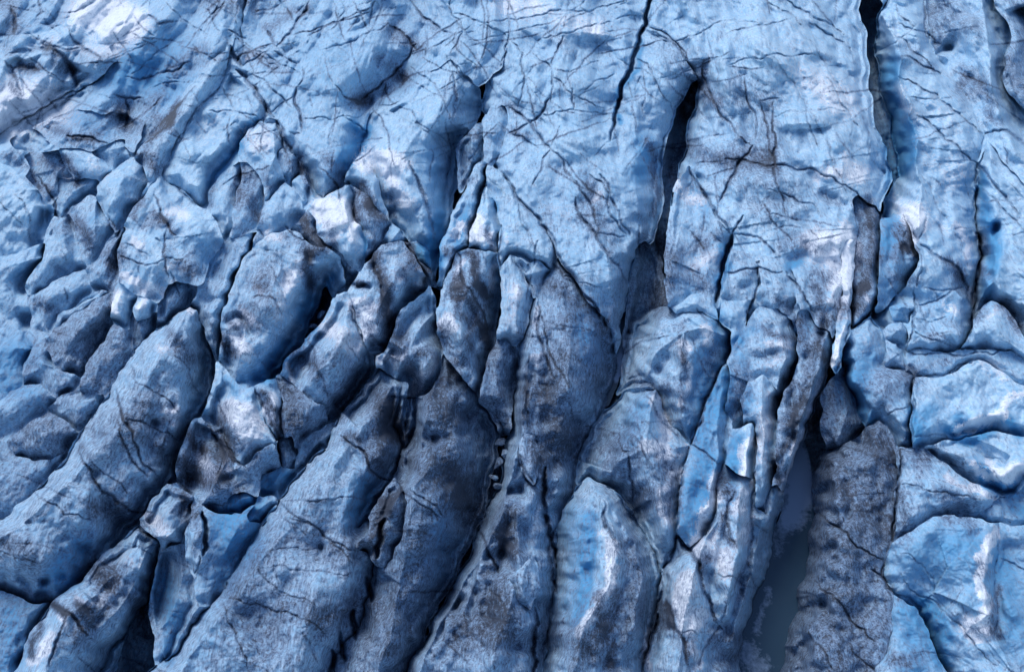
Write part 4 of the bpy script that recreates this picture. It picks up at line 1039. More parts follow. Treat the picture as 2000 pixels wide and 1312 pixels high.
# bare, bubble-free blue ice, plus crevasse-wall shade painted as deeper blue: points | half-width | strength
BL = """
1740,150 1750,120|16|.9
1745,190 1730,140|12|.7
1755,230 1745,300|22|1.2
1775,260 1760,330|14|1.3
1750,200 1765,230|12|.8
1740,340 1730,380|10|.6
1920,340 1925,400|9|.9
1925,420 1940,520|14|1.1
1930,540 1925,580|14|.8
1735,430 1725,480|16|.8
1770,450 1740,600|26|.5
1250,80 1225,160 1212,240|5|.9
1410,480 1405,560|7|1.3
1400,620 1380,780|20|.7
1385,800 1375,940|26|.9
1360,960 1350,1030|30|.8
1405,720 1400,780|12|.8
1460,760 1455,800|10|.8
1440,860 1430,920|14|1.1
1425,940 1430,980|12|.8
1430,740 1420,800|12|.8
1440,670 1450,720|14|.6
1280,790 1225,860|26|.6
1170,700 1150,610|26|.7
1130,600 1160,690|24|.6
1120,1000 1110,1180|26|.6
1155,1010 1150,1100|12|1.2
1145,1120 1130,1220|10|1.0
1100,1220 1090,1300|16|.3
640,560 650,540|10|1.0
620,600 560,690|24|.9
600,540 590,620|12|.6
525,720 560,690|20|1.1
480,740 530,740|14|.8
710,460 715,500|6|1.4
690,300 660,330|20|.6
700,290 680,310|14|1.0
860,420 840,500|14|.8
780,350 840,400|0|0
840,300 860,380|20|.5
850,440 858,520|9|1.0
820,490 835,520|8|.9
470,290 410,360|9|.8
500,235 470,275|10|.9
720,250 705,290|7|1.4
690,240 715,265|7|1.0
1260,280 1250,340|20|.8
1280,330 1275,390|7|.4
905,430 880,500|9|.9
920,400 910,450|9|.6
960,390 970,410|5|.9
1440,300 1400,340|10|.3
1355,340 1380,420|14|.5
1340,560 1400,540|14|.4
1560,510 1540,520|9|1.2
1480,640 1450,660|12|.6
1560,650 1590,640|12|.9
1570,690 1560,640|14|.7
1870,860 1920,850|9|.9
1960,950 1930,900|0|0
1930,935 1970,950|16|1.4
1900,900 1940,940|12|.8
1850,840 1900,860|8|1.1
1870,815 1940,840|12|.8
1970,820 1990,850|9|1.0
1820,800 1790,860|16|.7
1780,800 1784,860|7|1.1
1640,700 1640,780|20|.9
1660,760 1690,820|20|.9
1700,700 1680,760|20|.5
1800,1180 1850,1240|16|.8
1810,1200 1840,1290|14|.9
1770,1200 1790,1300|30|.6
1900,1100 1800,1090|50|.4
1960,1100 1980,1250|30|.5
1850,1060 1900,1050|30|.3
1980,990 2000,1000|14|.6
1800,570 1870,600|20|.3
540,880 560,980|0|0
440,1010 480,1070|30|1.1
500,1000 440,1130|24|.8
460,980 480,985|12|.9
520,950 560,930|14|.6
320,1130 340,1200|20|.9
340,1220 330,1290|12|.8
170,1050 130,1120|30|.8
150,1090 90,1150|24|.7
350,960 290,1000|26|.4
370,830 390,780|14|.5
20,1200 10,1300|30|.7
720,940 700,1000|22|1.2
760,850 740,920|9|.4
690,990 680,1020|14|.9
730,840 810,830|0|0
790,800 800,850|12|.9
860,870 900,960|20|.5
860,960 850,1040|20|.7
870,1060 860,1120|30|.6
800,1050 780,1180|34|.4
420,840 400,800|10|.6
440,740 460,770|10|.8
430,1250 480,1200|50|.3
390,470 410,520|20|.5
30,540 50,520|14|.4
70,700 20,700|30|.6
10,760 60,770|20|.5
190,420 170,460|9|.5
250,370 230,420|16|.5
260,120 330,90|50|.5
220,150 340,170|40|.4
150,230 200,260|20|.5
640,130 760,160|60|.2
20,40 120,60|40|.3
"""
# swells and hollows: points | half-width | height
BP = """
205,60 230,30|30|.8
240,160 330,150|40|-.9
245,215 250,250|26|-.7
330,190 280,210|30|-.8
150,140 160,180|16|-.8
720,195 780,150|34|-2.2
640,150 600,190|50|.7
560,90 640,60|40|.6
500,60 540,30|30|-.7
790,110 815,70|20|-.8
820,180 850,220|30|.5
920,60 1010,20|50|.4
1035,130 1050,200|26|.6
1130,140 1150,190|30|.5
1130,270 1180,290|26|.5
1065,330 1040,350|20|.6
975,345 1010,330 1040,390|10|.5
1215,330 1240,300|26|.7
1090,330 1130,320|14|-.6
1120,400 1150,390|12|-.5
1160,400 1190,430|14|-.8
1100,470 1150,540|30|.6
1170,300 1220,280|16|-.5
1225,60 1220,110|10|.3
1290,120 1330,200|24|.8
1320,200 1350,160|10|-1
1480,100 1560,60|70|1.0
1580,250 1620,300|50|.9
1430,250 1480,300|40|-.8
1380,240 1400,280|24|.6
1480,360 1540,350|30|.7
1530,330 1590,350|14|-.7
1440,370 1420,420|16|.5
1560,410 1580,400|12|.6
1500,440 1480,470|14|-.5
1590,470 1660,470|20|.8
1610,380 1650,400|10|-.8
1570,500 1545,510|14|-.8
1640,460 1650,560|12|.7
1625,590 1640,560|10|.6
1620,600 1605,650|8|-.8
1580,560 1600,580|10|-.6
1510,640 1540,640|9|-.3
1500,690 1540,690|7|-.5
1480,720 1540,720|12|.4
1600,690 1580,780|8|.5
1570,700 1545,790|10|-.9
1450,560 1500,555|7|-.5
1350,700 1380,660|16|.5
1310,700 1330,740|10|-.4
1300,680 1270,700|16|.5
1235,700 1260,690|10|-.5
1400,760 1380,800|14|-.5
1230,800 1250,780|12|.6
1240,840 1225,830|10|-.7
1200,870 1240,850|14|.5
1250,950 1240,1000|12|-.6
1310,960 1305,1030|12|.7
1190,960 1240,1030|10|-.6
1155,1060 1150,1130|9|-.4
1130,1090 1110,1160|14|.5
1440,1090 1410,1140|18|.6
1380,1120 1400,1160|12|-.5
1340,1100 1350,1160|18|.7
1430,1200 1460,1120|14|-.5
1455,1170 1480,1080|10|.4
1395,1230 1430,1210|16|.4
1370,950 1360,970|12|-.5
455,640 470,690|18|.9
440,630 460,615 490,650|6|-.7
500,590 540,600|20|.5
540,560 580,520|12|-.3
480,560 500,520|14|-.4
600,480 605,560|9|-.7
630,520 650,560|14|.6
720,620 740,660|16|.8
690,560 720,560|6|-.9
730,520 760,590|9|-.6
780,540 810,540|9|-.5
800,590 820,560|12|.5
700,600 720,580|12|.5
650,400 670,430|18|.6
690,380 690,440|7|-.5
640,470 670,490|10|.4
660,650 620,690|14|.5
620,730 600,710|9|-.5
700,740 680,700|10|-.3
730,690 760,700|10|.4
800,680 830,660|10|-.6
820,740 845,700|10|.7
740,800 770,760|16|-.7
700,840 730,820|16|.6
700,900 680,870|8|-.6
620,1000 660,980|30|.4
590,1060 640,1090|30|-.5
560,1110 500,1160|30|.5
700,1050 680,1100|18|.5
420,1250 470,1280|40|.6
540,1250 500,1200|30|-.6
430,1180 470,1200|14|-.3
850,820 880,870|30|.5
900,800 930,850|16|-1.0
870,930 900,960|20|-1.0
830,1000 820,1060|26|.5
880,1040 860,1100|20|.5
800,1120 770,1180|30|-.6
830,1150 860,1180|16|.5
1060,820 1050,880|22|-.8
1080,790 1110,700|30|.5
1130,660 1160,620|26|-.5
1180,700 1150,790|20|.6
1100,920 1090,960|10|.8
1070,860 1080,900|12|-.9
1000,1020 1020,1060|18|-.7
980,1080 1000,1110|10|-1.2
945,1180 960,1220|14|-.8
1000,1220 970,1280|26|.6
920,1200 930,1160|9|-.9
1020,1000 1040,960|14|.5
1020,740 1000,800|0|0
885,600 900,660|12|.7
915,600 930,660|9|-.5
945,560 955,600|10|-.6
880,540 900,520|9|.4
920,650 900,690|9|.6
925,430 935,470|12|.6
955,440 960,470|6|-.4
880,450 900,430|10|.5
1015,430 990,470|16|.5
1040,430 1060,470|14|.4
1030,530 1060,530|8|.4
300,760 260,720|30|.4
330,790 300,740|14|-.5
220,830 190,880|26|.5
280,870 250,900|18|-.5
120,1020 170,970|30|.4
200,970 230,1010|20|-.8
190,1050 160,1080|24|-.5
90,1100 50,1060|30|.5
320,700 350,720|16|.5
310,660 340,650|10|.4
385,870 400,900|9|-.4
420,910 440,900|12|.7
435,935 450,930|8|-.7
385,1050 400,1010|10|.5
450,1050 480,1020|20|.6
430,1100 450,1090|14|-.4
330,1000 350,980|12|.5
210,1120 230,1150|18|.4
255,1170 275,1150|12|-.6
110,1190 150,1170|9|-.6
120,1230 150,1270|16|.4
300,440 340,480|18|-.8
290,520 320,500|12|.6
340,420 370,430|18|.7
260,500 290,540|14|.4
390,440 400,480|14|.4
370,560 350,520|12|-.4
60,400 40,360|26|.5
30,440 60,440|10|-.5
240,350 220,400|12|.5
120,460 130,500|9|.5
110,520 130,540|8|-.6
100,600 130,580|9|-.6
170,620 140,660|16|.5
140,690 180,650|12|-.7
200,690 230,680|10|-.4
60,830 90,850|10|.4
250,300 280,340|8|.5
360,280 400,300|20|.4
400,240 440,200|20|.4
440,300 400,340|12|-.5
1790,70 1830,110|14|.5
1800,180 1850,240|16|.5
1790,250 1800,300|10|-.5
1770,100 1740,100|8|-.6
1830,280 1870,340|30|.5
1900,150 1930,190|14|-.7
1930,160 1950,220|12|.8
1890,120 1900,50|16|.5
1980,300 1960,260|14|.5
1870,420 1850,480|26|.6
1800,430 1770,470|8|.5
1830,520 1850,560|24|.5
1740,450 1725,520|8|-.5
1745,540 1750,580|8|.5
1800,520 1790,560|8|.5
1860,620 1870,650|14|.5
1830,600 1800,610|12|.4
1960,500 1950,570|10|.5
1990,450 1970,520|20|.3
1860,780 1920,760|24|-.6
1900,820 1960,800|12|.7
1860,850 1900,840|6|-.8
1970,820 2000,830|16|.8
1890,930 1930,900|12|-.5
1960,930 1990,910|14|.9
1935,930 1950,955|10|-.9
1850,890 1900,880|10|.5
1830,950 1890,970|16|.6
1860,1000 1900,985|8|-.4
1700,700 1690,760|20|-.4
1720,760 1760,740|16|.4
1665,880 1700,900|20|.5
1640,960 1700,1000|40|-.5
1610,1060 1660,1160|30|.5
1700,1130 1660,1220|30|-.5
1640,1250 1580,1290|30|.5
1780,1250 1830,1280|14|-.4
1800,1120 1850,1160|30|-.6
1870,1060 1900,1100|20|.4
1880,1170 1850,1210|16|.5
1960,1150 1980,1200|14|.5
1790,1020 1820,1040|10|.4
"""

# shoulders: points | side (+1: falls away towards +x of a line drawn downwards) | width | drop
SH = """
375,615 372,655 352,710 350,790 345,860 300,930 250,975 190,1015 168,1095 120,1150|1|50|2.6
613,483 597,544 571,620 522,693 490,740|1|46|2.6
828,530 815,570 785,605 755,660|1|24|1.6
723,646 687,722 632,789|1|40|2.8
752,750 735,830 765,880 720,905 690,960 677,1010 700,1050|1|38|2.4
912,760 893,815 892,900 888,945 872,990 850,1040 835,1090 800,1180|1|48|2.6
1150,560 1160,640 1130,720 1110,800 1085,860 1070,900|1|60|2.2
1255,275 1240,340 1245,420 1225,500 1212,580 1190,640|1|42|2.4
1372,170 1364,230 1354,300 1345,330|-1|26|2.6
1345,350 1338,420 1338,520 1345,590|-1|30|2.0
1640,-60 1660,60 1668,130 1672,190 1690,250 1700,300 1690,350 1680,380|1|40|1.3
838,250 850,320 842,400 848,490|1|36|2.4
274,1050 284,1110 268,1171 213,1262 170,1330|1|34|2.8
67,400 58,470|1|26|2
1500,-60 1560,60 1600,180 1640,300 1655,400|1|60|.7
1030,-60 1040,60 1030,150|-1|40|.8
1180,-60 1170,60 1140,200|1|60|.8
900,-60 860,40 800,120|-1|60|1.0
620,-60 590,60 540,160|-1|50|.8
700,-40 720,80 690,200|1|60|.9
1560,500 1600,470 1650,490|-1|20|.5
945,500 955,560 950,640|1|20|1.2
920,500 905,570 880,640|-1|22|1.4
1125,430 1150,500 1190,580|-1|30|.8
1060,580 1080,680 1060,800 1040,880|-1|24|.8
1435,1000 1440,1100 1400,1200 1370,1300|1|30|1.2
1375,1100 1350,1200 1330,1300|-1|26|1.2
1470,1010 1455,1120 1440,1220|1|26|1.6
1700,860 1690,960 1660,1080 1640,1200|-1|80|1.8
1205,1000 1235,1080 1240,1180 1215,1300|1|34|1.8
640,850 600,950 540,1040 460,1150 380,1260|-1|26|.8
700,1080 660,1160 610,1240 580,1330|1|50|.9
155,1180 120,1230 100,1310|-1|24|1.0
1830,130 1870,210 1900,300|-1|24|.9
1800,-60 1790,60 1800,110|1|14|.7
1930,120 1945,200 1990,300|1|20|1.3
1990,420 1975,520 1960,600|-1|24|1.2
1820,350 1860,430 1880,520|1|40|.8
1800,780 1870,800 1960,780 2040,800|-1|40|1.0
1830,880 1900,900 1960,930|1|20|1.0
260,400 300,480 280,560|-1|24|.9
390,420 400,480 380,540|1|26|1.2
430,730 440,790 480,850|-1|22|1.0
400,850 420,920 450,970|1|24|1.1
"""

SH += """
1300,-60 1330,40 1340,140|-1|44|1.4
1440,-60 1470,60 1440,180 1400,280|-1|70|1.2
760,-60 790,40 830,100|1|40|1.4
560,-60 600,20 640,90|1|60|1.2
440,120 400,190 350,270|1|34|1.4
480,180 500,230 470,280|-1|40|1.0
610,110 560,180 570,260|-1|50|1.2
760,210 745,280 760,380|-1|30|1.4
350,-60 300,40 260,120 200,180|1|80|.5
200,-60 160,20 100,80 20,110|1|40|.8
120,110 80,170 10,230|1|46|1.8
1010,240 1000,300 1020,380|-1|30|1.0
1100,60 1090,180 1120,300|1|60|1.0
1190,240 1160,320 1200,420|-1|50|1.0
1500,240 1520,330 1500,420|1|60|1.0
1755,-60 1770,60 1760,110|-1|34|1.4
1850,-60 1870,20 1860,90|-1|30|1.6
1960,20 1985,80 1980,160|1|30|1.8
"""
def rows(s):
    for l in s.split('\n'):
        if '|' not in l: continue
        f = l.split('|')
        if float(f[1]) > 0: yield f[0], [float(q) for q in f[1:]]
for i, (p, (w, a)) in enumerate(rows(BP)): stroke(G, p, w, a * 0.8, 'g', jitter=0.12, seed=i, taper=False)
for i, (p, (w, a)) in enumerate(rows(DT)): stroke(DIRT, p, w * 1.1, a * .82, 'g', jitter=0.2, seed=100 + i, taper=False)
for i, (p, (w, a)) in enumerate(rows(WT)): stroke(WHITE, p, w * 1.2, a, 'g', jitter=0.2, seed=400 + i, taper=False)
for i, (p, (w, a)) in enumerate(rows(BL)): stroke(BLUE, p, w * 1.2, a, 'g', jitter=0.2, seed=800 + i, taper=False)
CRK = np.zeros(UG.shape); LIP = np.zeros(UG.shape); CRD = np.zeros(UG.shape)
CSC = 0.5
WHITE *= 1 + .35 * np.clip((VG - 250) / 200, 0, 1); np.clip(WHITE, 0, 1.35, out=WHITE)
def crack(p, w, dep, dirt, seed, jitter=0.13):
    pts = jit(P(p) if isinstance(p, str) else p, jitter, False, seed, 9)
    stroke(CRK, pts, max(w * .85, 2.0), dep * CSC * .8, 'v' if w < 6 else 'u', 'max', 0)
    if dep > .2: stroke(LIP, pts, max(w * 2.6, 7), min(dep, 1.2) * .10, 'g', 'max', 0)
    if dirt: stroke(CRD, pts, max(w * .8, 2.2), dirt * .8, 'g', 'max', 0)
for i, (p, (w, dep, dirt)) in enumerate(rows(CR)): crack(p, w, dep, dirt, 2000 + i)
# shoulders: a crisp crease beyond which the flank falls away on one side
def shoulder(p, side, w, dep, seed):
    pts = jit(P(p), .07, False, seed, 16); W = window(pts, w * 2.2); X, Y = UG[W], VG[W]
    best = np.full(X.shape, 1e9); sgn = np.zeros(X.shape); tt = np.zeros(X.shape); n = len(pts) - 1
    for k in range(n):
        a, b = pts[k], pts[k + 1]; dx, dy = b[0] - a[0], b[1] - a[1]; l2 = dx * dx + dy * dy + 1e-9
        t = np.clip(((X - a[0]) * dx + (Y - a[1]) * dy) / l2, 0, 1)
        ex, ey = X - a[0] - t * dx, Y - a[1] - t * dy; d = ex * ex + ey * ey; m = d < best - 1e-6
        best = np.where(m, d, best); sgn = np.where(m, np.sign(ex * dy - ey * dx), sgn); tt = np.where(m, (k + t) / n, tt)
    d = np.sqrt(best); fade = np.clip(np.sin(np.pi * np.clip(tt, 0, 1)) * 3.5, 0, 1)
    endd = np.clip(1.6 - d / (w * 1.3), 0, 1) ** .6
    q = np.where(sgn * side > 0, np.clip(d / w, 0, 1.15), 0)
    G[W] -= dep * q * fade * endd
for i, (p, (side, w, dep)) in enumerate(rows(SH)): shoulder(p, side, w, dep * .95, 7000 + i)
# secondary hairline cracks, wandering over the flatter upper ice and more thinly below
r = random.Random(11)
def hair(n, x0, x1, y0, y1, angs, L0, L1, dep, dirt):
    for k in range(n):
        x, y = r.uniform(x0, x1), r.uniform(y0, y1); a = math.radians(r.choice(angs) + r.gauss(0, 9)); L = r.uniform(L0, L1)
        pts = [[x, y]]
        for q in range(5):
            a += r.gauss(0, .16); x += math.cos(a) * L / 5; y += math.sin(a) * L / 5 * .8; pts.append([x, y])
        crack(pts, r.uniform(1.6, 2.4), dep * r.uniform(.15, 1.1) ** 1.5, dirt * r.uniform(.0, 1.1) ** 1.3, 5000 + k, .1)
hair(230, 440, 1270, -60, 330, (-25, 55, 98, 150), 35, 170, .34, .9)
hair(90, 1270, 1690, -60, 460, (-15, 52, 85), 40, 170, .3, .8)
hair(70, 1720, 2100, -60, 600, (50, 62, 0), 40, 170, .3, .7)
hair(90, 0, 440, -40, 300, (-30, 60, 15), 35, 140, .3, .7)
hair(45, 0, 900, 330, 900, (-60, 30, 100), 25, 90, .22, .45)
hair(50, 0, 1000, 900, 1400, (-55, 35, 5, 60), 40, 150, .22, .5)
hair(30, 1000, 1560, 600, 1400, (80, 50, 110), 40, 130, .22, .45)
hair(50, 1600, 2100, 620, 1400, (45, -20, 90, 5), 50, 150, .22, .45)
hair(50, 900, 1250, 320, 900, (60, 75, 10), 40, 120, .25, .45)
DIRT += .14 * np.clip((VG - 560) / 250, 0, 1) * np.clip((1750 - UG) / 300, 0, 1)      # darker towards the bottom, fading out at the right
SF = 1150 + (UG - 1150) * 1400 / (1400 + VG)                    # constant along the flow lines, which fan out towards the viewer
# warped coordinates so no noise lines up with the grid
scale = 0.7 + 0.6 * np.clip((VG + 100) / 1400, 0, 1)          # nearer ice shows coarser
WU = UG + 26 * lat(UG, VG, 170, 31) + 7 * lat(UG, VG, 46, 33); WV = VG * 1.15 + 26 * lat(UG, VG, 170, 32) + 7 * lat(UG, VG, 46, 34)
su, sv = WU / scale, WV / scale
NO = 0.50 * fbm(su, sv, 130, 51, 3, .5) + 0.10 * fbm(su, sv, 40, 61, 3, .5)
rough_ = 1.0 - .3 * np.clip((VG - 350) / 400, 0, 1)
up0 = np.clip((500 - VG) / 400, 0, 1)
NO += rough_ * (0.36 * (1 - .75 * up0) * facets(su, sv, 92, 71) + 0.07 * (1 - .7 * up0) * facets(su + 400, sv, 40, 72))
SW = SF + 16 * lat(UG, VG, 120, 35) + 5 * lat(UG, VG, 40, 37); AW = VG + 30 * lat(UG, VG, 140, 36)
up_ = np.clip((500 - VG) / 400, 0, 1)
NO += (0.55 + .45 * up_) * (np.abs(lat(SW, AW / 3.4, 62, 111)) - .3) + (.36 - .04 * up_) * (np.abs(lat(SW, AW / 2.2, 30, 112)) - .3) + (.17 - .06 * up_) * (np.abs(lat(SW, AW / 1.6, 15, 113)) - .3)
NO += 1.5 * up_ * (np.abs(lat(SW, AW / 4.5, 130, 118)) - .3) + .08 * (1 - .8 * up_) * (np.abs(lat(WU * .7 - WV * .7, WV * .7 + WU * .7, 11, 119)) - .3)
NO += (.16 + .04 * up_) * (np.abs(lat(WU * .5 - WV * .86, (WV * .5 + WU * .86) / 3, 34, 120)) - .3) + .10 * up_ * (np.abs(lat(WU * .9 + WV * .4, (WV * .9 - WU * .4) * 2.2, 60, 121)) - .3)
NO += 0.30 * (np.abs(lat(WU * .8 + WV * .6, WV * .8 - WU * .6, 90, 114)) - .3)
# streaks that follow the flow (down the ridges)
ang = np.interp(UG, [0, 500, 900, 1100, 1700, 2000], [-.9, -.7, -.25, 0, 0.1, .5])
sx_ = UG * np.cos(ang) - VG * np.sin(ang)
sx_ = UG + VG * np.tan(np.clip(-ang, -1.1, 1.1)) * 1.0
NO += 0.09 * fbm(SF, VG * .2, 13, 95, 2, .6) * np.clip((VG - 250) / 300, .3, 1)

far_ = np.clip((470 - VG) / 470, 0, 1.2)
NO *= 1 + .85 * far_; CRK *= 1 + .9 * far_; LIP *= 1 + 1.2 * far_; G *= 1 + 1.2 * far_ + .4 * np.clip((VG - 450) / 200, 0, 1)
# ---------------------------------------------------------------- camera rays
th = math.radians(PITCH); FPX = FOC / 36 * 2000
Ru = UG - 1000; Rv = 656 - VG
RX = Ru; RY = Rv * math.sin(th) + FPX * math.cos(th); RZ = Rv * math.cos(th) - FPX * math.sin(th)
def world_at(u, v, h):
    ru, rv = u - 1000, 656 - v
    ry = rv * math.sin(th) + FPX * math.cos(th); rz = rv * math.cos(th) - FPX * math.sin(th)
    t = (h - CAMH) / rz
    return ru * t, ry * t, h + 0 * t
# ---------------------------------------------------------------- labels: later blocks lie over earlier ones
CU, CV = UG[:-1, :-1] + ST / 2, VG[:-1, :-1] + ST / 2           # quad centres
QL = np.zeros(CU.shape, int)                                    # 0 = crevasse floor
WATER = ["1542,860 1566,850 1578,880 1585,930 1590,973 1596,1003 1582,1037 1584,1083 1578,1122 1566,1138 1563,1192 1544,1223 1536,1260 1526,1312 1500,1450 1440,1450 1440,1300 1446,1232 1466,1192 1476,1150 1498,1107 1504,1058 1528,980 1534,930",
         "1216,600 1226,610 1224,650 1218,690 1212,730 1200,765 1190,790 1182,800 1192,740 1204,700 1210,650"]
for k, b in enumerate(BLK):
    o = jit(b['o'], b['j'], True, 300 + k, 12)
    for q in o:
        if len(q) < 3: pass
    b['oj'] = o
    W = window(o, 4)
    Wq = (slice(W[0].start, max(W[0].start, min(W[0].stop, NV - 1))), slice(W[1].start, min(W[1].stop, NU - 1)))
    m = inside(CU[Wq], CV[Wq], o[:-1])
    QL[Wq] = np.where(m, k + 1, QL[Wq])
NB = len(BLK)
for w in WATER:
    o = jit(P(w), .06, True, 77, 12); m = inside(CU, CV, o[:-1]) & (QL == 0)
    QL[m] = NB + 1
# close the narrow gaps between neighbouring blocks
KEEP = np.zeros(UG.shape)
for q, w in (("1364,160 1345,210 1328,270 1312,340 1300,400 1294,480 1294,560 1270,620 1220,640 1195,760 1150,850 1125,930", 24), ("1698,20 1704,90 1716,200 1738,280 1756,350 1724,400 1718,560", 28),
             ("942,170 935,240 905,300 895,400 865,500 855,640", 20), ("975,600 960,720 985,860 960,960 930,1040 840,1200 780,1320", 18), ("640,560 615,610 600,640", 20), ("300,1200 270,1300", 40), ("1560,700 1600,860 1560,1000 1500,1312", 60)):
    stroke(KEEP, q, w, 1, 'g', 'max', 0, taper=False)
KQ = KEEP[:-1, :-1] > .35
for it in range(18):
    Pq = np.pad(QL, 1, mode='edge')
    for n in (Pq[:-2, 1:-1], Pq[2:, 1:-1], Pq[1:-1, :-2], Pq[1:-1, 2:]):
        QL = np.where((QL == 0) & (n > 0) & (n <= NB) & (~KQ if it > 1 else True), n, QL)
# remove crumbs: quads whose label has few like neighbours
for it in range(3):
    Pq = np.pad(QL, 1, mode='edge'); nb = [Pq[:-2, 1:-1], Pq[2:, 1:-1], Pq[1:-1, :-2], Pq[1:-1, 2:]]
    same = sum((n == QL).astype(int) for n in nb)
    best = QL.copy(); bc = same.copy()
    for n in nb:
        c = sum((n == q).astype(int) for q in nb)
        t = c > bc; best = np.where(t, n, best); bc = np.where(t, c, bc)
    QL = np.where(same <= 1, best, QL)
# smooth the staircase along label borders by sliding border vertices
PU, PV = UG.copy(), VG.copy()
hE = np.zeros((NV, NU), bool); vE = np.zeros((NV, NU), bool)    # hE[j,i]: edge (j,i)-(j,i+1) is a border
hE[1:-1, :-1] = QL[:-1, :] != QL[1:, :]
vE[:-1, 1:-1] = QL[:, :-1] != QL[:, 1:]
for it in range(6):
    su_ = np.zeros_like(PU); sv_ = np.zeros_like(PV); n = np.zeros_like(PU)
    m = hE[:, :-1].astype(float)
    su_[:, :-1] += m * PU[:, 1:]; sv_[:, :-1] += m * PV[:, 1:]; n[:, :-1] += m
    su_[:, 1:] += m * PU[:, :-1]; sv_[:, 1:] += m * PV[:, :-1]; n[:, 1:] += m
    m = vE[:-1, :].astype(float)
    su_[:-1] += m * PU[1:]; sv_[:-1] += m * PV[1:]; n[:-1] += m
    su_[1:] += m * PU[:-1]; sv_[1:] += m * PV[:-1]; n[1:] += m
    g = n == 2
    PU = np.where(g, .5 * PU + .5 * su_ / np.maximum(n, 1), PU); PV = np.where(g, .5 * PV + .5 * sv_ / np.maximum(n, 1), PV)
PU = UG + np.clip(PU - UG, -.85 * ST, .85 * ST); PV = VG + np.clip(PV - VG, -.85 * ST, .85 * ST)

# ---------------------------------------------------------------- materials
def ice_material(name, rough=.55, snowy=0.0):
    m = bpy.data.materials.new(name); m.use_nodes = True; t = m.node_tree; N = t.nodes; L = t.links; N.clear()
    out = N.new("ShaderNodeOutputMaterial"); pb = N.new("ShaderNodeBsdfPrincipled"); L.new(pb.outputs[0], out.inputs[0])
    at = N.new("ShaderNodeAttribute"); at.attribute_name = "deposit_shade"
    sep = N.new("ShaderNodeSeparateColor"); L.new(at.outputs['Color'], sep.inputs[0])
    geo = N.new("ShaderNodeNewGeometry"); pos = geo.outputs['Position']
    def noise(s, d=4, r=.6, dist=0, vec=pos):
        n = N.new("ShaderNodeTexNoise"); n.inputs['Scale'].default_value = s; n.inputs['Detail'].default_value = d
        n.inputs['Roughness'].default_value = r; n.inputs['Distortion'].default_value = dist; L.new(vec, n.inputs['Vector']); return n.outputs['Fac']
    def mth(op, a, b=None, c=None, cl=False):
        n = N.new("ShaderNodeMath"); n.operation = op; n.use_clamp = cl
        for i, x in enumerate((a, b, c)):
            if x is None: continue
            if isinstance(x, (int, float)): n.inputs[i].default_value = x
            else: L.new(x, n.inputs[i])
        return n.outputs[0]
    def mix(f, a, b):
        n = N.new("ShaderNodeMix"); n.data_type = 'RGBA'
        L.new(f, n.inputs[0]) if not isinstance(f, float) else setattr(n.inputs[0], 'default_value', f)
        for i, x in ((6, a), (7, b)):
            if isinstance(x, tuple): n.inputs[i].default_value = (*x, 1)
            else: L.new(x, n.inputs[i])
        return n.outputs[2]
    def ss(x, a, b):
        n = N.new("ShaderNodeMapRange"); n.interpolation_type = 'SMOOTHSTEP'; n.inputs[1].default_value = a; n.inputs[2].default_value = b; L.new(x, n.inputs[0]); return n.outputs[0]
    n_big = noise(.55, 5, .62, .6); n_mid = noise(2.6, 5, .65, .4); n_fine = noise(3.6, 5, .8); n_grain = noise(7.5, 3, .85)
    # stretched layering
    mp = N.new("ShaderNodeMapping"); mp.inputs['Scale'].default_value = (1.3, .22, 1.3); mp.inputs['Rotation'].default_value = (.0, .0, -.12); L.new(pos, mp.inputs[0])
    n_lay = noise(3.2, 5, .7, .8, mp.outputs[0])
    clean = mix(ss(mth('ADD', mth('MULTIPLY', n_mid, .6), mth('MULTIPLY', n_big, .4)), .38, .64), ICE_A, ICE_B)
    clean = mix(mth('MULTIPLY', ss(n_lay, .5, .72), .35), clean, ICE_G)
    blue = mth('ADD', sep.outputs[2], mth('MULTIPLY', mth('SUBTRACT', n_big, .5), .5))
    col = mix(mth('MULTIPLY', ss(blue, .2, 1.35), .92), clean, ICE_BLUE)
    white = mth('ADD', sep.outputs[1], mth('ADD', mth('MULTIPLY', mth('SUBTRACT', n_mid, .5), 2.4), mth('ADD', mth('MULTIPLY', mth('SUBTRACT', n_lay, .5), 2.0), mth('MULTIPLY', mth('SUBTRACT', n_fine, .5), 1.0))))
    wf = ss(mth('ADD', white, mth('MULTIPLY', mth('SUBTRACT', n_grain, .5), 1.4)), .4, 1.1); col = mix(wf, col, ICE_WHITE)
    dn = mth('ADD', mth('MULTIPLY', mth('SUBTRACT', n_big, .5), .6), mth('MULTIPLY', mth('SUBTRACT', n_mid, .5), 1.5))
    dn = mth('ADD', dn, mth('MULTIPLY', mth('SUBTRACT', n_lay, .5), 2.0))
    dn = mth('ADD', dn, mth('MULTIPLY', mth('SUBTRACT', n_fine, .5), 1.1))
    d0 = mth('ADD', sep.outputs[0], dn)
    film = ss(d0, .0, .95)                                       # thin grey film
    col = mix(mth('MULTIPLY', film, .75), col, DIRT_FILM)
    grain = ss(mth('ADD', d0, mth('MULTIPLY', mth('SUBTRACT', n_grain, .5), 1.8)), .5, 1.1)
    col = mix(mth('MULTIPLY', grain, .55), col, DIRT_GREY)
    silt = ss(mth('ADD', d0, mth('MULTIPLY', mth('SUBTRACT', n_grain, .5), 2.2)), .85, 1.5)
    col = mix(mth('MULTIPLY', silt, .88), col, DIRT_DARK)
    L.new(col, pb.inputs['Base Color'])
    pb.inputs['Roughness'].default_value = rough; pb.inputs['IOR'].default_value = 1.31
    pb.inputs['Specular IOR Level'].default_value = .35
    if SSS > 0:
        pb.inputs['Subsurface Weight'].default_value = SSS; pb.inputs['Subsurface Radius'].default_value = (.12, .35, .8); pb.inputs['Subsurface Scale'].default_value = .5
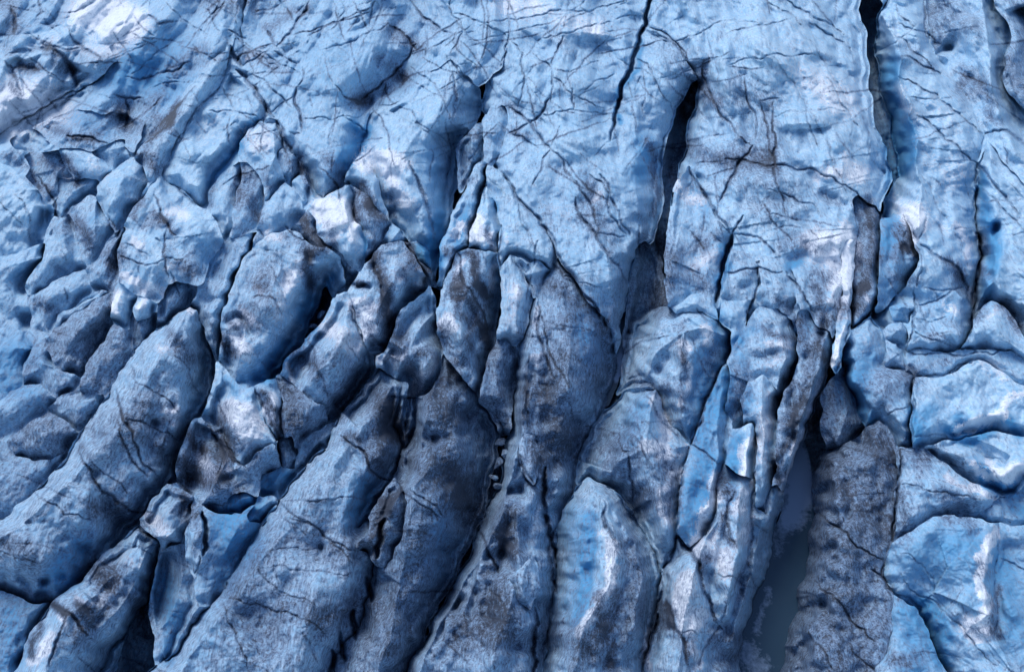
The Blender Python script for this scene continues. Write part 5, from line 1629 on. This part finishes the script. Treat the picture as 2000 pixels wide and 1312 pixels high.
    hsum = mth('ADD', mth('MULTIPLY', n_mid, .10), mth('MULTIPLY', n_fine, .07))
    hsum = mth('ADD', hsum, mth('MULTIPLY', n_grain, .04)); hsum = mth('ADD', hsum, mth('MULTIPLY', n_lay, .07))
    bp = N.new("ShaderNodeBump"); bp.inputs['Strength'].default_value = .8; bp.inputs['Distance'].default_value = 1.0
    L.new(hsum, bp.inputs['Height']); L.new(bp.outputs[0], pb.inputs['Normal'])
    return m
ICE_A = (.30, .53, .735); ICE_B = (.58, .76, .89); ICE_G = (.20, .36, .52); ICE_BLUE = (.075, .32, .58); ICE_WHITE = (.82, .88, .95)  # ICE_BLUE is deepened so blue ice also carries painted crevasse-wall shade
DIRT_FILM = (.16, .225, .36); DIRT_GREY = (.075, .118, .20); DIRT_DARK = (.036, .042, .060); SSS = 0.0
ICE = ice_material("glacier_ice")
wm = bpy.data.materials.new("meltwater"); wm.use_nodes = True
t = wm.node_tree; pb = t.nodes["Principled BSDF"]; pb.inputs['Roughness'].default_value = .12; pb.inputs['Specular IOR Level'].default_value = .25; pb.inputs['IOR'].default_value = 1.33
at = t.nodes.new("ShaderNodeAttribute"); at.attribute_name = "deposit_shade"
se = t.nodes.new("ShaderNodeSeparateColor"); t.links.new(at.outputs['Color'], se.inputs[0])
nz = t.nodes.new("ShaderNodeTexNoise"); nz.inputs['Scale'].default_value = 2.2; nz.inputs['Detail'].default_value = 8; nz.inputs['Roughness'].default_value = .7
g_ = t.nodes.new("ShaderNodeNewGeometry"); t.links.new(g_.outputs['Position'], nz.inputs['Vector'])
ad = t.nodes.new("ShaderNodeMath"); ad.operation = 'ADD'; t.links.new(se.outputs[1], ad.inputs[0]); t.links.new(nz.outputs['Fac'], ad.inputs[1])
mr = t.nodes.new("ShaderNodeMapRange"); mr.inputs[1].default_value = .75; mr.inputs[2].default_value = 1.15; t.links.new(ad.outputs[0], mr.inputs[0])
mx = t.nodes.new("ShaderNodeMix"); mx.data_type = 'RGBA'; mx.inputs[6].default_value = (.04, .085, .14, 1); mx.inputs[7].default_value = (.28, .40, .58, 1)
t.links.new(mr.outputs[0], mx.inputs[0]); t.links.new(mx.outputs[2], pb.inputs['Base Color'])
mr2 = t.nodes.new("ShaderNodeMapRange"); mr2.inputs[1].default_value = .75; mr2.inputs[2].default_value = 1.0; mr2.inputs[3].default_value = .15; mr2.inputs[4].default_value = .8
t.links.new(ad.outputs[0], mr2.inputs[0]); t.links.new(mr2.outputs[0], pb.inputs['Roughness'])
# ---------------------------------------------------------------- meshes
HLOW = -16.0
def emit(name, mask, Hf, d_add, bl_add, mat, skirt=True):
    """one closed-sided solid from the quads in mask; Hf(J,I) heights at its vertices"""
    js, is_ = np.nonzero(mask)
    if len(js) == 0: return None
    vid = -np.ones((NV, NU), int)
    for dj in (0, 1):
        for di in (0, 1): vid[js + dj, is_ + di] = 1
    J, I = np.nonzero(vid > 0); vid[J, I] = np.arange(len(J))
    h = Hf(J, I)
    x, y, z = world_at(PU[J, I], PV[J, I], h)
    verts = np.stack([x, y, z], 1)
    quads = np.stack([vid[js + 1, is_], vid[js + 1, is_ + 1], vid[js, is_ + 1], vid[js, is_]], 1)
    dep = np.stack([DIRT[J, I] + d_add + CRD[J, I], WHITE[J, I], BLUE[J, I] + bl_add, np.ones(len(J))], 1)
    nv = len(J)
    if skirt:
        e = np.concatenate([quads[:, [0, 1]], quads[:, [1, 2]], quads[:, [2, 3]], quads[:, [3, 0]]])
        key = np.minimum(e[:, 0], e[:, 1]) * (nv + 1) + np.maximum(e[:, 0], e[:, 1])
        _, inv, cnt = np.unique(key, return_inverse=True, return_counts=True)
        be = e[cnt[inv] == 1]
        rim = np.unique(be); m = -np.ones(nv, int); m[rim] = np.arange(len(rim))
        top = verts[rim]; jj, ii = J[rim], I[rim]
        levels = [0, .15, .4, 1.0]
        vs = []
        for q in levels:
            hh = h[rim] * (1 - q) + HLOW * q
            X, Y, Z = world_at(PU[jj, ii], PV[jj, ii], hh); vs.append(np.stack([X, Y, Z], 1))
        base = nv; R_ = len(rim)
        verts = np.concatenate([verts] + vs)
        sk = []
        for q in range(len(levels) - 1):
            a = base + q * R_; b_ = a + R_
            sk.append(np.stack([m[be[:, 1]] + a, m[be[:, 0]] + a, m[be[:, 0]] + b_, m[be[:, 1]] + b_], 1))
        quads = np.concatenate([quads] + sk)
        dep = np.concatenate([dep] + [np.tile(dep[rim], (1, 1)) for _ in levels])
    # origin at the thing's base
    c = np.array([verts[:nv, 0].mean(), verts[:nv, 1].mean(), verts[:nv, 2].min()]); verts = verts - c
    me = bpy.data.meshes.new(name)
    me.vertices.add(len(verts)); me.vertices.foreach_set('co', verts.astype(np.float32).ravel())
    me.loops.add(len(quads) * 4); me.loops.foreach_set('vertex_index', quads.astype(np.int32).ravel())
    me.polygons.add(len(quads)); me.polygons.foreach_set('loop_start', np.arange(0, len(quads) * 4, 4, dtype=np.int32))
    me.polygons.foreach_set('use_smooth', np.ones(len(quads), bool))
    me.update(calc_edges=True)
    a = me.color_attributes.new("deposit_shade", 'FLOAT_COLOR', 'POINT'); a.data.foreach_set('color', dep.astype(np.float32).ravel())
    me.materials.append(mat)
    ob = bpy.data.objects.new(name, me); scene.collection.objects.link(ob); ob.location = c
    return ob
ESC = 0.62
EM = lat(UG, VG, 55, 301) + .6 * lat(UG, VG, 22, 302)
def block_height(b):
    o = b['oj']; raw = b['o']; e = b['e']
    n = len(raw); area = sum(raw[k][0] * raw[(k + 1) % n][1] - raw[(k + 1) % n][0] * raw[k][1] for k in range(n))
    sg = 1 if area > 0 else -1
    rr = random.Random(len(raw) * 31 + int(raw[0][0])); kk = rr.uniform(.8, 1.15)
    def eh(ax, ay, bx, by):
        L = math.hypot(bx - ax, by - ay) + 1e-6; nx_, ny_ = sg * (by - ay) / L, -sg * (bx - ax) / L     # outward normal
        f = ny_ * .75 + nx_ * .35            # faces the viewer / the right: its foot is seen; the far side is a sharp brink
        w = .06 + (.5 if b['group'] == JUM else .58 if b['group'] == SLB else .80) * max(0, min(1, (f + .45) / 1.1)) ** 1.2
        return b['c'] + (e - b['c']) * w * kk * rr.uniform(.6, 1.25)
    # densify outline heights
    dx = []
    for k in range(n):
        a, c = raw[k], raw[(k + 1) % n]
        ha = a[2] if len(a) > 2 else eh(*a[:2], *c[:2]); hc = c[2] if len(c) > 2 else (ha if len(a) <= 2 else eh(*a[:2], *c[:2]))
        if len(a) > 2 and len(c) <= 2: ha, hc = a[2], eh(*a[:2], *c[:2])
        L = math.hypot(a[0] - c[0], a[1] - c[1]); s = max(1, int(L / 22))
        for q in range(s):
            f = (q + .5) / s
            dx.append((a[0] + (c[0] - a[0]) * f, a[1] + (c[1] - a[1]) * f, ha + (hc - ha) * f))
    dx = np.array(dx)
    if not b['cr'] and b['group'] in (JUM, TOW, SML):
        ax_ = np.array([q[:2] for q in raw]); ax_ = np.clip(ax_, [U0 + 20, V0 + 20], [U1 - 20, V1 - 20]); m_ = ax_.mean(0); w_, ve = np.linalg.eigh(np.cov((ax_ - m_).T)); a_ = ve[:, 1] * math.sqrt(w_[1]); n_ = ve[:, 0] * math.sqrt(w_[0])
        if a_[1] < 0: a_ = -a_
        if n_[1] > 0: n_ = -n_
        ra = rr.uniform
        b['cr'] = [[[*(m_ - a_ * ra(.7, 1.0) + n_ * ra(0, .4)), b['c'] + .1], [*(m_ + n_ * ra(.1, .6)), b['c'] + .35], [*(m_ + a_ * ra(.5, .8) + n_ * ra(-.2, .3)), b['c'] - .3]]]
    def f(J, I):
        U, V = PU[J, I], PV[J, I]
        num = 0; den = 0
        for q in dx:
            w = 1 / (((U - q[0]) ** 2 + (V - q[1]) ** 2) + 30) ** 1.6; num = num + w * q[2]; den = den + w
        Bf = num / den
        db, _ = segdist(U, V, o)
        db = db * (1 + .55 * EM[J, I]); xx = np.clip(db / b['R'], 0, 1); T = .45 * (1 - (1 - xx) ** 2.6) + .55 * np.clip(xx * 1.9, 0, 1)
        if b['cr']:
            dc = np.full(U.shape, 1e9); cn = 0; cd = 0
            for cr in b['cr']:
                crj = jit(cr if len(cr[0]) > 2 else [[q[0], q[1], b['c']] for q in cr], .06, False, 5, 20)
                dd, hh = segdist(U, V, crj, 2); w = 1 / (dd * dd + 20) ** 1.5; cn = cn + w * hh; cd = cd + w; dc = np.minimum(dc, dd)
            C = cn / cd
            S = (db / (db + dc + 1e-3)) ** b['p']
            S = .65 * S + .35 * T * S ** .3
        else:
            C = b['c']; S = T if b['p'] == 1 else 1 - (1 - np.clip(db / b['R'], 0, 1)) ** (1 + b['p'])
        h = Bf + (C - Bf) * S
        k = np.clip(db / 14, .5, 1)
        h = h + NO[J, I] * b['fc'] * k * (.6 + .4 * min(1, b['R'] / 40)) + G[J, I] * k + LIP[J, I] - CRK[J, I]
        return h
    return f
floorN = 1.0 * fbm(UG, VG, 60, 201, 4, .55)
fu = np.interp(VG, [0, 300, 900, 1400], [-7, -7.5, -8, -9]) + floorN - 5 * KEEP
ob = emit("crevasse_floor", QL == 0, lambda J, I: fu[J, I], .45, .3, ICE, False); ob['kind'] = 'structure'
ob = emit("meltwater", QL == NB + 1, lambda J, I: np.full(len(J), -10.0), 0, 0, wm, False); ob['kind'] = 'structure'
for k, b in enumerate(BLK):
    ob = emit(b['name'], QL == k + 1, block_height(b), b['d'], b['bl'], ICE)
    if ob is None: print("EMPTY", b['label']); continue
    if b['kind']: ob['kind'] = b['kind']
    else: ob['label'] = b['label']; ob['category'] = b['cat']
    if b['group']: ob['group'] = b['group']
# broken chunks of ice lying in the troughs
cr_ = random.Random(5)
for (px, py, sz, hh) in ((990,800,12,-5.2),(984,822,10,-5.6),(996,838,9,-5.8),(978,866,12,-6.0),(988,885,14,-6.2),(972,905,11,-6.4),(962,930,10,-6.6),(975,948,11,-6.8),(966,985,9,-7),(955,1005,10,-7.2),(628,612,11,-5.6),(612,636,9,-5.8),(1578,850,12,-8.4)):
    bm = bmesh.new(); bmesh.ops.create_icosphere(bm, subdivisions=3, radius=1)
    cuts = [(cr_.gauss(0, 1), cr_.gauss(0, 1), cr_.gauss(0, 1), cr_.uniform(.3, .7)) for _ in range(11)]
    for v in bm.verts:
        for (a, b_, c_, dd) in cuts:
            L_ = math.sqrt(a * a + b_ * b_ + c_ * c_); q = (v.co.x * a + v.co.y * b_ + v.co.z * c_) / L_
            if q > dd: v.co.x -= a / L_ * (q - dd); v.co.y -= b_ / L_ * (q - dd); v.co.z -= c_ / L_ * (q - dd)
    hh -= 1.2; x, y, z = world_at(px, py, hh); x2, _, _ = world_at(px + sz, py, hh); s_ = abs(x2 - x)
    for v in bm.verts: v.co = (v.co.x * s_, v.co.y * s_ * 1.3, v.co.z * s_ * .8)
    me = bpy.data.meshes.new("ice_chunk"); bm.to_mesh(me); bm.free(); me.materials.append(ICE)
    at_ = me.color_attributes.new("deposit_shade", 'FLOAT_COLOR', 'POINT'); q = [cr_.uniform(.75, 1.1), .0, .2, 1] * len(me.vertices); at_.data.foreach_set('color', q)
    ob = bpy.data.objects.new("ice_chunk", me); scene.collection.objects.link(ob); ob.location = (x, y, z); ob.rotation_euler = (cr_.uniform(-.4, .4), cr_.uniform(-.4, .4), cr_.uniform(0, 6))
    ob['label'] = "small broken chunk of ice lying at the bottom of a dark crevasse"; ob['category'] = "ice chunk"; ob['group'] = "broken ice chunks fallen into the crevasses"
# bed of older ice under everything, reaching far beyond the picture
me = bpy.data.meshes.new("glacier_bed"); s = 900
me.from_pydata([(-s, -s, HLOW - .5), (s, -s, HLOW - .5), (s, s, HLOW - .5), (-s, s, HLOW - .5)], [], [(0, 1, 2, 3)]); me.materials.append(ICE)
ob = bpy.data.objects.new("glacier_bed", me); scene.collection.objects.link(ob); ob['kind'] = 'structure'
print("blocks", NB)
